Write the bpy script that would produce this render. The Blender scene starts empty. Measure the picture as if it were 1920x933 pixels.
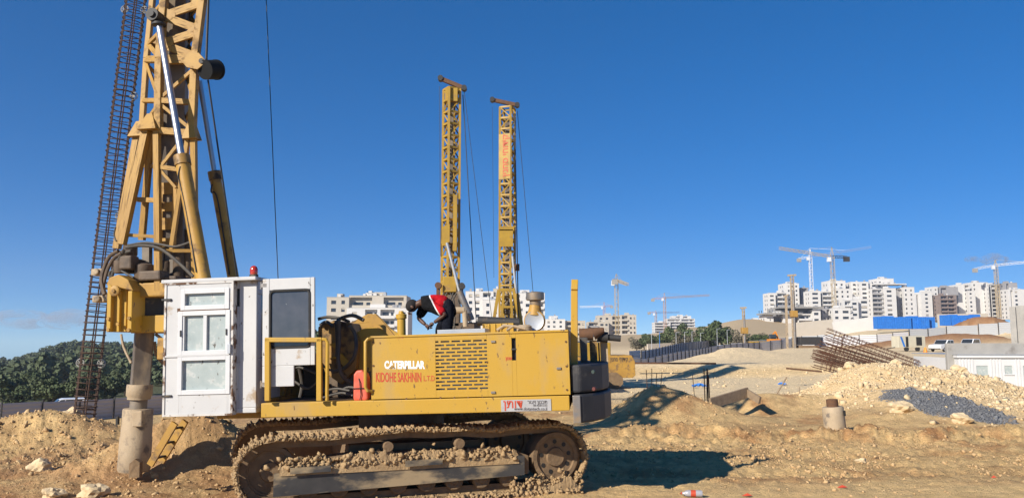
import bpy, bmesh, math, random
import numpy as np
from mathutils import Vector, Matrix, Quaternion
random.seed(7); RNG = np.random.default_rng(7)
SC = bpy.context.scene; COL = SC.collection
rad = math.radians

# ------------------------------------------------------------------ camera, sky, sun, exposure
F = 1507.0; TP = 173.5 / F; PITCH = math.atan(TP); CP, SP = math.cos(PITCH), math.sin(PITCH); CAMZ = 2.5
cam_d = bpy.data.cameras.new('camera'); cam = bpy.data.objects.new('camera', cam_d); COL.objects.link(cam)
cam.location = (0, 0, CAMZ); cam.rotation_euler = (math.pi / 2 + PITCH, 0, 0)
cam_d.sensor_width = 36; cam_d.lens = 36 * F / 1920; cam_d.clip_start = .1; cam_d.clip_end = 20000
SC.camera = cam
SUN_EL = rad(28); TOSUN = Vector((-.70 * math.cos(SUN_EL), -.714 * math.cos(SUN_EL), math.sin(SUN_EL))).normalized()
world = bpy.data.worlds.new('World'); SC.world = world; world.use_nodes = True
nt = world.node_tree; bg = nt.nodes['Background']
sky = nt.nodes.new('ShaderNodeTexSky'); sky.sky_type = 'NISHITA'; sky.sun_disc = False
sky.sun_elevation = SUN_EL; sky.sun_rotation = math.atan2(TOSUN.x, TOSUN.y); sky.altitude = 0
sky.air_density = .45; sky.dust_density = 0; sky.ozone_density = 6
gm = nt.nodes.new('ShaderNodeGamma'); gm.inputs[1].default_value = .7; hs = nt.nodes.new('ShaderNodeHueSaturation'); hs.inputs['Saturation'].default_value = 1.41; hs.inputs['Hue'].default_value = .505
nt.links.new(sky.outputs[0], gm.inputs[0]); nt.links.new(gm.outputs[0], hs.inputs['Color']); nt.links.new(hs.outputs[0], bg.inputs[0]); bg.inputs[1].default_value = .158
sd = bpy.data.lights.new('sun', 'SUN'); sd.energy = 4.8; sd.angle = rad(.5); sd.color = (1, .93, .82)
sun = bpy.data.objects.new('sun', sd); COL.objects.link(sun)
sun.rotation_euler = (-TOSUN).to_track_quat('-Z', 'Y').to_euler(); sun.location = (-20, -20, 30)
vs = SC.view_settings; vs.view_transform = 'Standard'; vs.look = 'None'; vs.gamma = 1; vs.exposure = .48; vs.use_curve_mapping = False

# ------------------------------------------------------------------ helpers
def W(px, py, Y):                      # a photograph direction taken to the distance Y -> world point
    v = (466.5 - py) / F; t = Y / (CP - v * SP)
    return Vector(((px - 960) / F * t, Y, CAMZ + (SP + v * CP) * t))
def mat(name, c1, c2=None, scale=4, rough=.7, metal=0, bump=0, bscale=None, dirt=None, dscale=3, dthr=.55, dsoft=.12, spec=.4, detail=6, coord='Object', streak=None, specks=None, sthr=.66, sscale=22, stretch=None):
    m = bpy.data.materials.new(name); m.use_nodes = True; n = m.node_tree.nodes; l = m.node_tree.links
    b = n['Principled BSDF']; b.inputs['Roughness'].default_value = rough; b.inputs['Metallic'].default_value = metal
    b.inputs['Specular IOR Level'].default_value = spec
    tc = n.new('ShaderNodeTexCoord'); src = tc.outputs[coord]
    if streak:
        mp = n.new('ShaderNodeMapping'); mp.inputs['Scale'].default_value = streak; l.new(src, mp.inputs[0]); ssrc = mp.outputs[0]
    else: ssrc = src
    def noise(s, d=6, sr=None):
        t = n.new('ShaderNodeTexNoise'); t.inputs['Scale'].default_value = s; t.inputs['Detail'].default_value = d; t.inputs['Roughness'].default_value = .6
        l.new(sr or src, t.inputs['Vector']); return t.outputs['Fac']
    def ramp(f, a, bb, ca, cb):
        r = n.new('ShaderNodeValToRGB'); r.color_ramp.elements[0].position = a; r.color_ramp.elements[1].position = bb
        r.color_ramp.elements[0].color = (*ca, 1); r.color_ramp.elements[1].color = (*cb, 1); l.new(f, r.inputs[0]); return r.outputs[0]
    col = None
    if c2 is not None: col = ramp(noise(scale, detail), .3, .7, c1, c2)
    if dirt is not None:
        fac = ramp(noise(dscale, 9, ssrc), dthr, dthr + dsoft, (0, 0, 0), (1, 1, 1))
        mx = n.new('ShaderNodeMix'); mx.data_type = 'RGBA'; l.new(fac, mx.inputs[0])
        if col: l.new(col, mx.inputs[6])
        else: mx.inputs[6].default_value = (*c1, 1)
        mx.inputs[7].default_value = (*dirt, 1); col = mx.outputs[2]
        rr = n.new('ShaderNodeMapRange'); l.new(fac, rr.inputs[0]); rr.inputs[3].default_value = rough; rr.inputs[4].default_value = min(1, rough + .35)
        l.new(rr.outputs[0], b.inputs['Roughness'])
    if specks is not None:                 # fine chips, scratches and drips
        mp2 = n.new('ShaderNodeMapping'); mp2.inputs['Scale'].default_value = stretch or (1, 1, 1); l.new(src, mp2.inputs[0])
        f2 = ramp(noise(sscale, 4, mp2.outputs[0]), sthr, sthr + .05, (0, 0, 0), (1, 1, 1)); m3 = n.new('ShaderNodeMix'); m3.data_type = 'RGBA'; l.new(f2, m3.inputs[0])
        if col: l.new(col, m3.inputs[6])
        else: m3.inputs[6].default_value = (*c1, 1)
        m3.inputs[7].default_value = (*specks, 1); col = m3.outputs[2]
    if col: l.new(col, b.inputs['Base Color'])
    else: b.inputs['Base Color'].default_value = (*c1, 1)
    if bump:
        bp = n.new('ShaderNodeBump'); bp.inputs['Strength'].default_value = 1; bp.inputs['Distance'].default_value = bump
        l.new(noise(bscale or scale * 3, 8), bp.inputs['Height']); l.new(bp.outputs[0], b.inputs['Normal'])
    return m
M = {}
M['yellow'] = mat('yellow_paint', (.475, .268, .022), (.46, .28, .04), .9, .5, dirt=(.40, .26, .09), dscale=2.2, dthr=.52, dsoft=.18, streak=(1, 1, .4), specks=(.13, .075, .035), sthr=.645, sscale=8, stretch=(1.6, 1.6, .7), bump=.004, bscale=2.5)
M['yellow_worn'] = mat('worn_yellow_paint', (.45, .255, .045), (.34, .185, .04), 2.5, .55, dirt=(.17, .11, .06), dscale=5, dthr=.53, dsoft=.14, bump=.002, bscale=40)
M['yellow_greasy'] = mat('greasy_yellow_paint', (.36, .2, .05), (.2, .12, .045), 4, .5, dirt=(.05, .035, .025), dscale=4, dthr=.5, dsoft=.15)
M['yellow_far'] = mat('far_yellow_paint', (.42, .255, .025), (.3, .18, .03), 2, .5, dirt=(.28, .17, .06), dscale=3, dthr=.58)
M['white'] = mat('white_paint', (.55, .545, .53), (.49, .485, .475), 1.5, .45, dirt=(.36, .27, .18), dscale=3.2, dthr=.575, dsoft=.1, specks=(.1, .075, .055), sthr=.67, sscale=13, stretch=(1, 1, .6))
M['white_clean'] = mat('white_aluminium', (.62, .62, .615), (.57, .57, .565), 3, .35)
M['rust'] = mat('rusty_steel', (.16, .075, .035), (.09, .05, .03), 9, .85, bump=.003)
M['rebar'] = mat('rebar_steel', (.10, .055, .035), (.05, .032, .025), 6, .8)
M['rebar_red'] = mat('rusty_rebar', (.13, .055, .028), (.065, .03, .018), 6, .85)
M['dark'] = mat('dark_steel', (.045, .042, .04), (.025, .024, .023), 5, .6, dirt=(.16, .12, .08), dscale=5, dthr=.58)
M['black'] = mat('black_rubber', (.018, .017, .016), (.03, .028, .025), 8, .55, dirt=(.12, .09, .06), dscale=6, dthr=.62)
M['hose'] = mat('rubber_hose', (.05, .045, .04), (.1, .085, .065), 7, .6)
M['grease'] = mat('greasy_machinery', (.07, .05, .035), (.16, .11, .07), 5, .6, bump=.006, bscale=18)
M['chrome'] = mat('chrome_rod', (.44, .45, .48), None, 1, .38, .85)
M['steel'] = mat('bare_steel', (.3, .28, .26), (.2, .18, .16), 4, .45, .6, dirt=(.34, .24, .14), dscale=4, dthr=.52, dsoft=.2)
M['tin'] = mat('galvanised_sheet', (.52, .53, .54), (.44, .45, .46), 6, .4, .5)
M['kelly'] = mat('kelly_steel', (.24, .2, .155), (.1, .08, .065), 1.6, .6, .2, dirt=(.46, .34, .2), dscale=2.2, dthr=.52, dsoft=.2, streak=(1, 1, .3))
M['bucket'] = mat('muddy_bucket_steel', (.46, .36, .24), (.36, .27, .17), 2, .75, .1, dirt=(.18, .15, .12), dscale=3.2, dthr=.54, dsoft=.1, bump=.006, bscale=25)
M['cwt'] = mat('counterweight_paint', (.03, .03, .033), (.045, .044, .046), 2, .6, dirt=(.12, .11, .1), dscale=3, dthr=.58, dsoft=.12)
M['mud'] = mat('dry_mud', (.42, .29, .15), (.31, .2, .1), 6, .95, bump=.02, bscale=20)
M['mud_dark'] = mat('shaded_track_mud', (.25, .165, .09), (.16, .105, .06), 5, .95, bump=.015, bscale=16)  # darker copy of the dry mud, with underside shade put into its colour
M['guard'] = mat('track_guard_steel', (.045, .045, .047), (.09, .086, .08), 3, .55, .3, dirt=(.42, .32, .19), dscale=1.7, dthr=.46, dsoft=.14, streak=(.6, 1, 1.6))
M['glass'] = mat('dark_glass', (.03, .035, .04), None, 1, .08, spec=.8)
M['film'] = mat('dusty_window_glass', (.33, .38, .37), (.42, .46, .44), 5, .2, dirt=(.5, .5, .47), dscale=5, dthr=.55, specks=(.14, .13, .11), sthr=.64, sscale=16, stretch=(1, 1, .4))
M['red_text'] = mat('red_lettering', (.52, .05, .02), (.44, .07, .03), 30, .6)
M['white_text'] = mat('white_lettering', (.8, .8, .78), None, 1, .5)
M['dark_text'] = mat('dark_lettering', (.06, .05, .05), None, 1, .6)
M['plate'] = mat('aluminium_sign', (.5, .49, .48), (.42, .41, .4), 7, .4, .3)
M['redplastic'] = mat('red_plastic', (.62, .085, .045), (.66, .16, .1), 8, .4)
M['orange_glass'] = mat('beacon_lens', (.5, .04, .01), (.35, .02, .01), 9, .15, spec=.8)
M['wood'] = mat('weathered_wood', (.3, .22, .14), (.2, .14, .09), 8, .85)
M['blueplastic'] = mat('blue_sheet', (.03, .2, .62), (.02, .13, .45), 2, .5)
M['concrete'] = mat('grey_concrete', (.36, .34, .31), (.28, .27, .25), 1.5, .9, bump=.004, dirt=(.22, .2, .18), dscale=1.2, dthr=.58)
M['bwhite'] = mat('white_stone_facade', (.66, .64, .605), (.6, .58, .55), .4, .85)
M['bcream'] = mat('cream_stone_facade', (.52, .46, .38), (.47, .42, .34), .4, .85)
M['bgrey'] = mat('grey_and_shade_facade', (.34, .33, .33), (.3, .29, .29), .4, .85)  # real grey walls, and the painted shade of tower recesses
M['bbrown'] = mat('brown_facade', (.26, .2, .17), (.22, .17, .15), .4, .85)
M['pane'] = mat('window_pane', (.045, .05, .06), (.03, .035, .045), .6, .15, spec=.6)
M['fence'] = mat('grey_fence_sheet', (.42, .41, .42), (.36, .35, .36), .6, .5, .2)
M['fence_light'] = mat('pale_fence_sheet', (.5, .51, .51), (.43, .44, .45), .5, .5, .1)
M['skin'] = mat('dark_skin', (.085, .04, .025), (.11, .055, .035), 12, .5)
M['leaf'] = mat('dark_foliage', (.05, .075, .025), (.085, .105, .04), .9, .75, coord='Object')
M['leaf2'] = mat('olive_foliage', (.085, .105, .045), (.06, .08, .03), .9, .75)
M['leaf3'] = mat('dry_foliage', (.15, .13, .085), (.11, .1, .065), .9, .8)
M['bark'] = mat('bark', (.1, .075, .05), (.07, .05, .035), 6, .9)

class MB:                              # collects shapes; build() links them as ONE mesh object
    def __init__(s): s.v = []; s.f = []
    def add(s, vs, fs):
        o = len(s.v); s.v += [tuple(p) for p in vs]; s.f += [tuple(i + o for i in q) for q in fs]; return s
    def box(s, a, b):
        x0, y0, z0 = a; x1, y1, z1 = b
        return s.add([(x0,y0,z0),(x1,y0,z0),(x1,y1,z0),(x0,y1,z0),(x0,y0,z1),(x1,y0,z1),(x1,y1,z1),(x0,y1,z1)],
                     [(0,3,2,1),(4,5,6,7),(0,1,5,4),(1,2,6,5),(2,3,7,6),(3,0,4,7)])
    def bar(s, p, q, w, h=None, side=None):
        p = Vector(p); q = Vector(q); d = (q - p).normalized(); h = h or w
        sd = Vector(side) if side else (Vector((0,1,0)) if abs(d.y) < .9 else Vector((1,0,0)))
        a = d.cross(sd).normalized(); b = d.cross(a).normalized(); a *= w / 2; b *= h / 2
        return s.add([p-a-b,p+a-b,p+a+b,p-a+b,q-a-b,q+a-b,q+a+b,q-a+b],[(0,3,2,1),(4,5,6,7),(0,1,5,4),(1,2,6,5),(2,3,7,6),(3,0,4,7)])
    def cyl(s, p, q, r, r2=None, n=14):
        p = Vector(p); q = Vector(q); r2 = r if r2 is None else r2; d = (q - p).normalized()
        a = d.orthogonal().normalized(); b = d.cross(a)
        vs = []
        for c, rr in ((p, r), (q, r2)):
            for i in range(n):
                t = 2 * math.pi * i / n; vs.append(c + a * math.cos(t) * rr + b * math.sin(t) * rr)
        fs = [(i, (i+1) % n, n + (i+1) % n, n + i) for i in range(n)] + [tuple(range(n-1, -1, -1)), tuple(range(n, 2*n))]
        return s.add(vs, fs)
    def tube(s, pts, r, n=8):
        pts = [Vector(p) for p in pts]; a = None; vs = []
        for i, p in enumerate(pts):
            d = (pts[min(i+1, len(pts)-1)] - pts[max(i-1, 0)]).normalized()
            a = d.orthogonal().normalized() if a is None else (a - d * a.dot(d)).normalized()
            b = d.cross(a)
            for k in range(n):
                t = 2 * math.pi * k / n; vs.append(p + (a * math.cos(t) + b * math.sin(t)) * r)
        fs = [(i*n+k, i*n+(k+1) % n, (i+1)*n+(k+1) % n, (i+1)*n+k) for i in range(len(pts)-1) for k in range(n)]
        fs += [tuple(range(n-1, -1, -1)), tuple(range((len(pts)-1)*n, len(pts)*n))]
        return s.add(vs, fs)
    def lathe(s, base, prof, n=20, axis=(0,0,1)):
        base = Vector(base); d = Vector(axis).normalized(); a = d.orthogonal().normalized(); b = d.cross(a); vs = []
        for r, h in prof:
            for k in range(n):
                t = 2*math.pi*k/n; vs.append(base + d*h + (a*math.cos(t)+b*math.sin(t))*r)
        m = len(prof)
        fs = [(i*n+k, i*n+(k+1) % n, (i+1)*n+(k+1) % n, (i+1)*n+k) for i in range(m-1) for k in range(n)]
        fs += [tuple(range(n-1,-1,-1)), tuple(range((m-1)*n, m*n))]
        return s.add(vs, fs)
    def prism(s, poly, ext):           # poly: 3-D outline, ext: extrusion vector
        n = len(poly); e = Vector(ext); P = [Vector(p) for p in poly]
        return s.add(P + [p + e for p in P], [tuple(range(n-1,-1,-1)), tuple(range(n, 2*n))] + [(i, (i+1) % n, n+(i+1) % n, n+i) for i in range(n)])
    def mesh(s, name):
        m = bpy.data.meshes.new(name); m.from_pydata(s.v, [], s.f)
        bm = bmesh.new(); bm.from_mesh(m); bmesh.ops.recalc_face_normals(bm, faces=bm.faces); bm.to_mesh(m); bm.free(); m.update(); return m
    def build(s, name, material, parent=None, smooth=False, bevel=0, loc=None):
        m = s.mesh(name); return put(name, m, material, parent, smooth, bevel, loc)
def put(name, mesh, material, parent=None, smooth=False, bevel=0, loc=None, matrix=None):
    if material is not None and not mesh.materials: mesh.materials.append(M[material] if isinstance(material, str) else material)
    o = bpy.data.objects.new(name, mesh); COL.objects.link(o)
    if smooth:
        mesh.polygons.foreach_set('use_smooth', [True] * len(mesh.polygons))
        try: mesh.set_sharp_from_angle(angle=rad(40))
        except Exception: pass
    if bevel:
        b = o.modifiers.new('bevel', 'BEVEL'); b.width = bevel; b.segments = 2; b.limit_method = 'ANGLE'; b.angle_limit = rad(40)
    if parent: o.parent = parent
    if loc is not None: o.location = loc
    if matrix is not None: o.matrix_basis = matrix
    return o
def tag(o, label=None, cat=None, group=None, kind=None):
    if label: o['label'] = label
    if cat: o['category'] = cat
    if group: o['group'] = group
    if kind: o['kind'] = kind
    return o
def empty(name, loc, label, cat, group=None, rz=0):
    o = bpy.data.objects.new(name, None); COL.objects.link(o); o.location = loc; o.rotation_euler = (0, 0, rz); o.empty_display_size = .3
    return tag(o, label, cat, group)
def copy_tree(o, parent=None):
    c = o.copy(); COL.objects.link(c); c.parent = parent
    for ch in list(o.children): copy_tree(ch, c)
    return c
_ub = MB().box((-.5,-.5,-.5),(.5,.5,.5))
UB = {}
def beam(name, p, q, w, h, material, parent, side=(0,1,0)):   # a straight member that shares one unit mesh
    key = material
    if key not in UB: UB[key] = _ub.mesh('member'); UB[key].materials.append(M[material])
    p = Vector(p); q = Vector(q); d = q - p; L = d.length; d.normalize(); sd = Vector(side)
    if abs(d.dot(sd)) > .97: sd = Vector((1,0,0))
    a = d.cross(sd).normalized(); b = d.cross(a).normalized()
    mx = Matrix((a, b, d)).transposed().to_4x4() @ Matrix.Diagonal((w, h, L, 1)); mx.translation = (p + q) / 2
    return put(name, UB[key], None, parent, matrix=mx)
def text(body, size, parent, name, material, mp, bold=0, sx=1, shear=0, extr=.002):
    c = bpy.data.curves.new('t', 'FONT'); c.body = body; c.size = size; c.extrude = extr; c.offset = bold; c.shear = shear; c.resolution_u = 3
    o = bpy.data.objects.new('t', c); COL.objects.link(o); bpy.context.view_layer.update()
    m = bpy.data.meshes.new_from_object(o.evaluated_get(bpy.context.evaluated_depsgraph_get())); bpy.data.objects.remove(o)
    xs = [v.co.x for v in m.vertices]; x0, x1 = min(xs), max(xs)
    for v in m.vertices: v.co = mp((v.co.x - x0) * sx, v.co.y, v.co.z)
    m.name = name; return put(name, m, material, parent)
# ---- value-noise fbm on arrays
_P = RNG.random((256, 256))
def vnoise(x, y):
    xi = np.floor(x).astype(int); yi = np.floor(y).astype(int); fx = x - xi; fy = y - yi
    fx = fx*fx*(3-2*fx); fy = fy*fy*(3-2*fy); g = lambda a, b: _P[a & 255, b & 255]
    return (g(xi,yi)*(1-fx)+g(xi+1,yi)*fx)*(1-fy) + (g(xi,yi+1)*(1-fx)+g(xi+1,yi+1)*fx)*fy
def fbm(x, y, o=5, g=.5):
    r = 0; a = 1; t = 0
    for i in range(o): r = r + a*vnoise(x*2**i+17.3*i, y*2**i+9.1*i); t += a; a *= g
    return r/t - .5
# ------------------------------------------------------------------ terrain
_cols = np.array([-900, 0, 150, 300, 600, 900, 1100, 1200, 1300, 1400, 1500, 1640, 1720, 1800, 1920, 2900])
_rows = np.array([0, 20, 40, 57, 61, 80, 100, 130, 160, 200, 250, 300, 400, 450, 600, 1000, 3000, 9000.])
_T = np.array([
 [0,-.1,-2.0,-3.7,-4.1,-5.5,-6.2,-6.5,-7.5,-9,-11.5,-13,-15,-15.5,-17,-28,-110,-400],
 [0,-.1,-2.0,-3.7,-4.1,-5.5,-6.2,-6.5,-7.5,-9,-11.5,-13,-15,-15.5,-17,-28,-110,-400],
 [0,0,-1.6,-3.3,-3.8,-5.3,-6.0,-6.4,-6.8,-7.5,-8.5,-7.5,-6,-5.2,-3.5,-25,-110,-400],
 [0,0,-1.2,-2.9,-3.5,-5.0,-5.9,-6.3,-6.6,-7,-8.5,-8,-7.5,-7,-6,-20,-110,-400],
 [0,0,0,-.5,-.5,-1,-1.5,-2,-2,-2,-2,-2,-2,-2,0,0,-20,-60],
 [0,0,0,0,0,0,-.5,-1,-1,-1,-1,-1,0,0,0,0,-20,-60],
 [0,0,0,0,.6,.3,-1,-1,-.9,-.7,-.5,0,3,5,4,0,-20,-60],
 [0,0,0,0,.85,.4,-1.7,-1.3,-.9,-.6,-.3,.3,4,6.5,6,2,-20,-60],
 [0,0,0,0,.85,.6,-.8,-.8,-.4,0,.3,.8,7,10.5,8,4,-20,-60],
 [0,0,0,0,.85,.7,.3,.1,.2,.6,1,2,10,15,12,6,-20,-60],
 [0,0,0,.1,.9,.9,.9,1,1.2,1.5,2.5,4,9,13,11,8,-20,-60],
 [0,0,.5,.8,.9,.9,1,1,1.6,3,6,7,9,10,11,11,-20,-60],
 [0,0,.5,.8,.9,.9,1,1.1,2.4,4,6.5,7.5,9,10,12,12,-20,-60],
 [0,0,.3,.6,.8,.9,1,1.2,3,4.6,7,8,10,11,13,13,-20,-60],
 [0,0,.1,.3,.6,.8,1,1.4,3.4,5,7,8,10,11,13,13,-20,-60],
 [0,0,.1,.3,.6,.8,1,1.4,3.4,5,7,8,10,11,13,13,-20,-60]], float)
def base_h(x, y):
    yy = np.maximum(y, 1); px = 960 + F * x / yy
    ci = np.clip(np.searchsorted(_cols, px, side='right') - 1, 0, len(_cols) - 2); ri = np.clip(np.searchsorted(_rows, yy, side='right') - 1, 0, len(_rows) - 2)
    cf = np.clip((px - _cols[ci]) / (_cols[ci+1] - _cols[ci]), 0, 1); rf = np.clip((yy - _rows[ri]) / (_rows[ri+1] - _rows[ri]), 0, 1)
    cf = cf*cf*(3-2*cf)
    return (_T[ci,ri]*(1-cf)+_T[ci+1,ri]*cf)*(1-rf) + (_T[ci,ri+1]*(1-cf)+_T[ci+1,ri+1]*cf)*rf
def bump(x, y, cx, cy, rx, ry, h, rot=0, p=1.0):
    c, s = math.cos(rot), math.sin(rot); dx = x-cx; dy = y-cy; u = (dx*c+dy*s)/rx; v = (-dx*s+dy*c)/ry
    return h*np.exp(-(u*u+v*v)**p)
MOUNDS = [(-11.8,20.6,1.5,1.5,.68,0,1.), (-10.3,20.2,1.7,1.0,.34,0,1.), (-13.6,21.5,1.6,1.6,.35,0,1.),      # left mound under the cage
          (-6.3,16.9,1.15,1.0,1.05,.2,1.), (-7.6,16.3,.9,.7,.4,0,1.),                                            # spoil beside the drill string
          (-7.9,10.9,.9,.8,.36,0,1.),
          (4.6,26.5,1.35,1.5,.95,0,1.), (6.3,26.2,1.4,1.1,.42,0,1.),                                              # mound behind the counterweight
          (9.0,29.5,1.5,1.2,.62,0,1.), (10.9,29.8,1.2,1.0,.38,0,1.),
          (17.0,34.6,3.9,4.6,1.0,-.12,1.7), (13.8,33.0,2.3,3.2,.45,0,1.3), (14.0,28.2,2.6,3.2,.62,0,1.2), (18.0,29.0,2.4,3.4,.55,0,1.2),           # rubble pile
          (24.6,88,4.6,5,1.2,0,1.2), (20.6,84,4.0,5,.7,0,1.), (29,95,6,5,.55,0,1.),                             # pale mounds beyond the pit
          (74,146,6.5,4,1.3,0,1.3), (84,147,7,4,1.5,0,1.3), (66,146,5,4,.9,0,1.), (104,178,7,8,4.2,0,1.2)]
def hgt(x, y, fine=True):
    x = np.asarray(x, float); y = np.asarray(y, float); z = base_h(x, y)
    wob = fbm(x*.7+3, y*.7, 4)
    for i, (cx, cy, rx, ry, h, rot, p) in enumerate(MOUNDS): z = z + bump(x + wob*rx*.5, y + wob*ry*.5, cx, cy, rx, ry, h, rot, p)
    # low berm pushed up by a blade, with tooth marks on its face
    yb = 21.6 + .35*np.sin(x*.5) + 1.1*fbm(x*.6, x*0+3, 3) - .04*(x-7); m = (1/(1+np.exp(-(x-2.4)*3)))*(1/(1+np.exp((x-19)*1.2)))
    z = z + m*np.clip(.20+.5*fbm(x*1.6, y*1.6, 5, .65), .02, .34)*np.exp(-((y-yb)/np.where(y < yb, .38, .9))**2)
    z = z - m*.10*np.clip(np.sin(x*7.5+np.sin(x*1.7)*1.5)-.35, 0, 1)*np.exp(-((y-yb+.3)/.28)**2)*(x < 9)
    if fine:
        near = np.clip((75-y)/30, 0, 1); churn = np.exp(-((y-18)/3.4)**2) + .45*np.clip((y-13)/3, .35, 1) + .25*(x < -4.5)*(y > 12) + 1.9*m*np.exp(-((y-21.4)/1.3)**2)
        z = z + near*(.16*fbm(x*.55, y*.55, 4) + churn*(.15*np.abs(fbm(x*2.1, y*2.1, 5, .6)) + .11*fbm(x*5, y*5, 5, .68)) - .03)
        z = z + (1-near)*.5*fbm(x*.05, y*.05, 5)*np.clip(y/200, 0, 1)
        z = z + near*.07*fbm(x*.4+7, y*3.2, 4)*(x > -3)*np.exp(-((y-15)/5)**2)
        rut = np.exp(-((y-15.6-.05*x)/.35)**2)+np.exp(-((y-18.1-.05*x)/.35)**2)
        z = z - .07*rut*(x > 1.2) + .022*np.clip(np.sin(x*26+2*vnoise(x*.7, y*.7)), -.3, 1)*rut*(x > 1.2)
    return z
def gz(x, y): return float(hgt(np.array([x]), np.array([y]))[0])
def make_ground():
    aa = np.concatenate([np.linspace(-3, -.86, 26)[:-1], np.linspace(-.86, .86, 820), np.linspace(.86, 3, 26)[1:]])
    yy = np.concatenate([np.linspace(-30, 3, 12)[:-1], np.exp(np.arange(math.log(3), math.log(9), .03)), np.exp(np.arange(math.log(9), math.log(62), .0058)),
                         np.exp(np.arange(math.log(62), math.log(500), .016)), np.exp(np.linspace(math.log(505), math.log(9000), 40))])
    A, Y = np.meshgrid(aa, yy); X = A*np.maximum(np.abs(Y), 6); Z = hgt(X, Y); nr, nc = A.shape
    co = np.stack([X, Y, Z], -1).reshape(-1, 3)
    i = np.arange(nr*nc).reshape(nr, nc); q = np.stack([i[:-1,:-1], i[:-1,1:], i[1:,1:], i[1:,:-1]], -1).reshape(-1)
    m = bpy.data.meshes.new('ground'); m.vertices.add(len(co)); m.vertices.foreach_set('co', co.ravel()); nq = len(q)//4
    m.loops.add(len(q)); m.loops.foreach_set('vertex_index', q); m.polygons.add(nq); m.polygons.foreach_set('loop_start', np.arange(0, len(q), 4)); m.polygons.foreach_set('loop_total', np.full(nq, 4))
    m.polygons.foreach_set('use_smooth', np.ones(nq, bool)); m.update(); m.validate()
    # soil colours that belong to the ground itself
    tan = np.array([.64,.43,.195]); pale = np.array([.82,.64,.39]); red = np.array([.41,.205,.085]); grey = np.array([.17,.172,.178]); veg = np.array([.10,.105,.05]); sand = np.array([.52,.39,.23]); ochre = np.array([.69,.475,.22])
    def mix(c, d, f): return c*(1-f[..., None]) + d*f[..., None]
    n1 = fbm(X*.35, Y*.35, 5); n2 = fbm(X*1.5+40, Y*1.5, 5); sm = lambda v, a, b: np.clip((v-a)/(b-a), 0, 1)
    c = np.broadcast_to(tan, X.shape+(3,)).copy()
    c = mix(c, ochre, sm(n1, 0, .25)*.7); c = mix(c, red, sm(n2+.6*n1, .0, .26)*.8*(Y < 30)); c = mix(c, np.array([.40,.245,.12]), .7*sm(-X, 4, 7)*(Y < 30)*sm(n1+.3*n2, -.2, .15)); 
    n3 = fbm(X*.8+11, Y*1.6+5, 5, .6); c = mix(c, np.array([.38,.235,.11]), sm(n3, .04, .2)*.6*(Y < 30)); n4 = fbm(X*.5+3, Y*4.5, 4, .6); c = mix(c, np.array([.44,.27,.12]), sm(n4, .06, .2)*.45*(Y < 26))
    c = mix(c, ochre*1.04, .75*sm(15.4-Y, 0, 1.2)*sm(X, -1, 2)*sm(n2, -.3, 0)); c = mix(c, np.array([.42,.22,.1]), .6*sm(-X, 6, 8.5)*sm(19.2-Y, 0, 1.5)*sm(n2, -.25, .05))
    yb = 21.3; c = mix(c, red, .8*np.exp(-((Y-yb+.1)/.9)**2)*sm(X, 4.5, 7)*sm(n2, -.15, .1))
    c = mix(c, red*.75, .7*np.exp(-(((X+8.3)/2.2)**2+((Y-13.6)/.9)**2))*sm(n2, -.2, .15))
    pit = sm(Y, 30, 40)*sm(X, 1, 5); c = mix(c, pale, pit*.9)
    pile = np.clip(bump(X, Y, 16.2, 31.5, 5.2, 7.4, 1.3, 0, 2), 0, 1); c = mix(c, pale*np.array([.98,.93,.85]), pile*(.75+.5*n2))
    bank = np.exp(-((Y-58.6)/1.6)**2)*sm(X, 5, 9)*(Y < 70); c = mix(c, ochre, bank*.7)
    u = ((X-13.7)*.94 + (Y-26.2)*.34); v = (-(X-13.7)*.34 + (Y-26.2)*.94)
    spoil = sm(1.1-((u/1.35)**2+(v/2.4)**2)+1.6*n2+.8*n1, .1, .3)*(X < 21); c = mix(c, grey, spoil)
    for (cx, cy, rx, ry) in ((74,146,9,5), (84,147,9,5), (66,146,7,5), (104,178,9,9)): c = mix(c, np.array([.36,.19,.09]), np.clip(bump(X, Y, cx, cy, rx, ry, 1.2, 0, 1.5), 0, 1))
    c = mix(c, veg, sm(-X/np.maximum(Y, 1), .2, .3)*sm(Y, 95, 120)); c = mix(c, sand, sm(X/np.maximum(Y, 1), .05, .12)*sm(Y, 250, 330))
    a = m.color_attributes.new('soil', 'FLOAT_COLOR', 'POINT'); a.data.foreach_set('color', np.concatenate([c.reshape(-1, 3), np.ones((nr*nc, 1))], 1).ravel())
    return m
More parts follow.
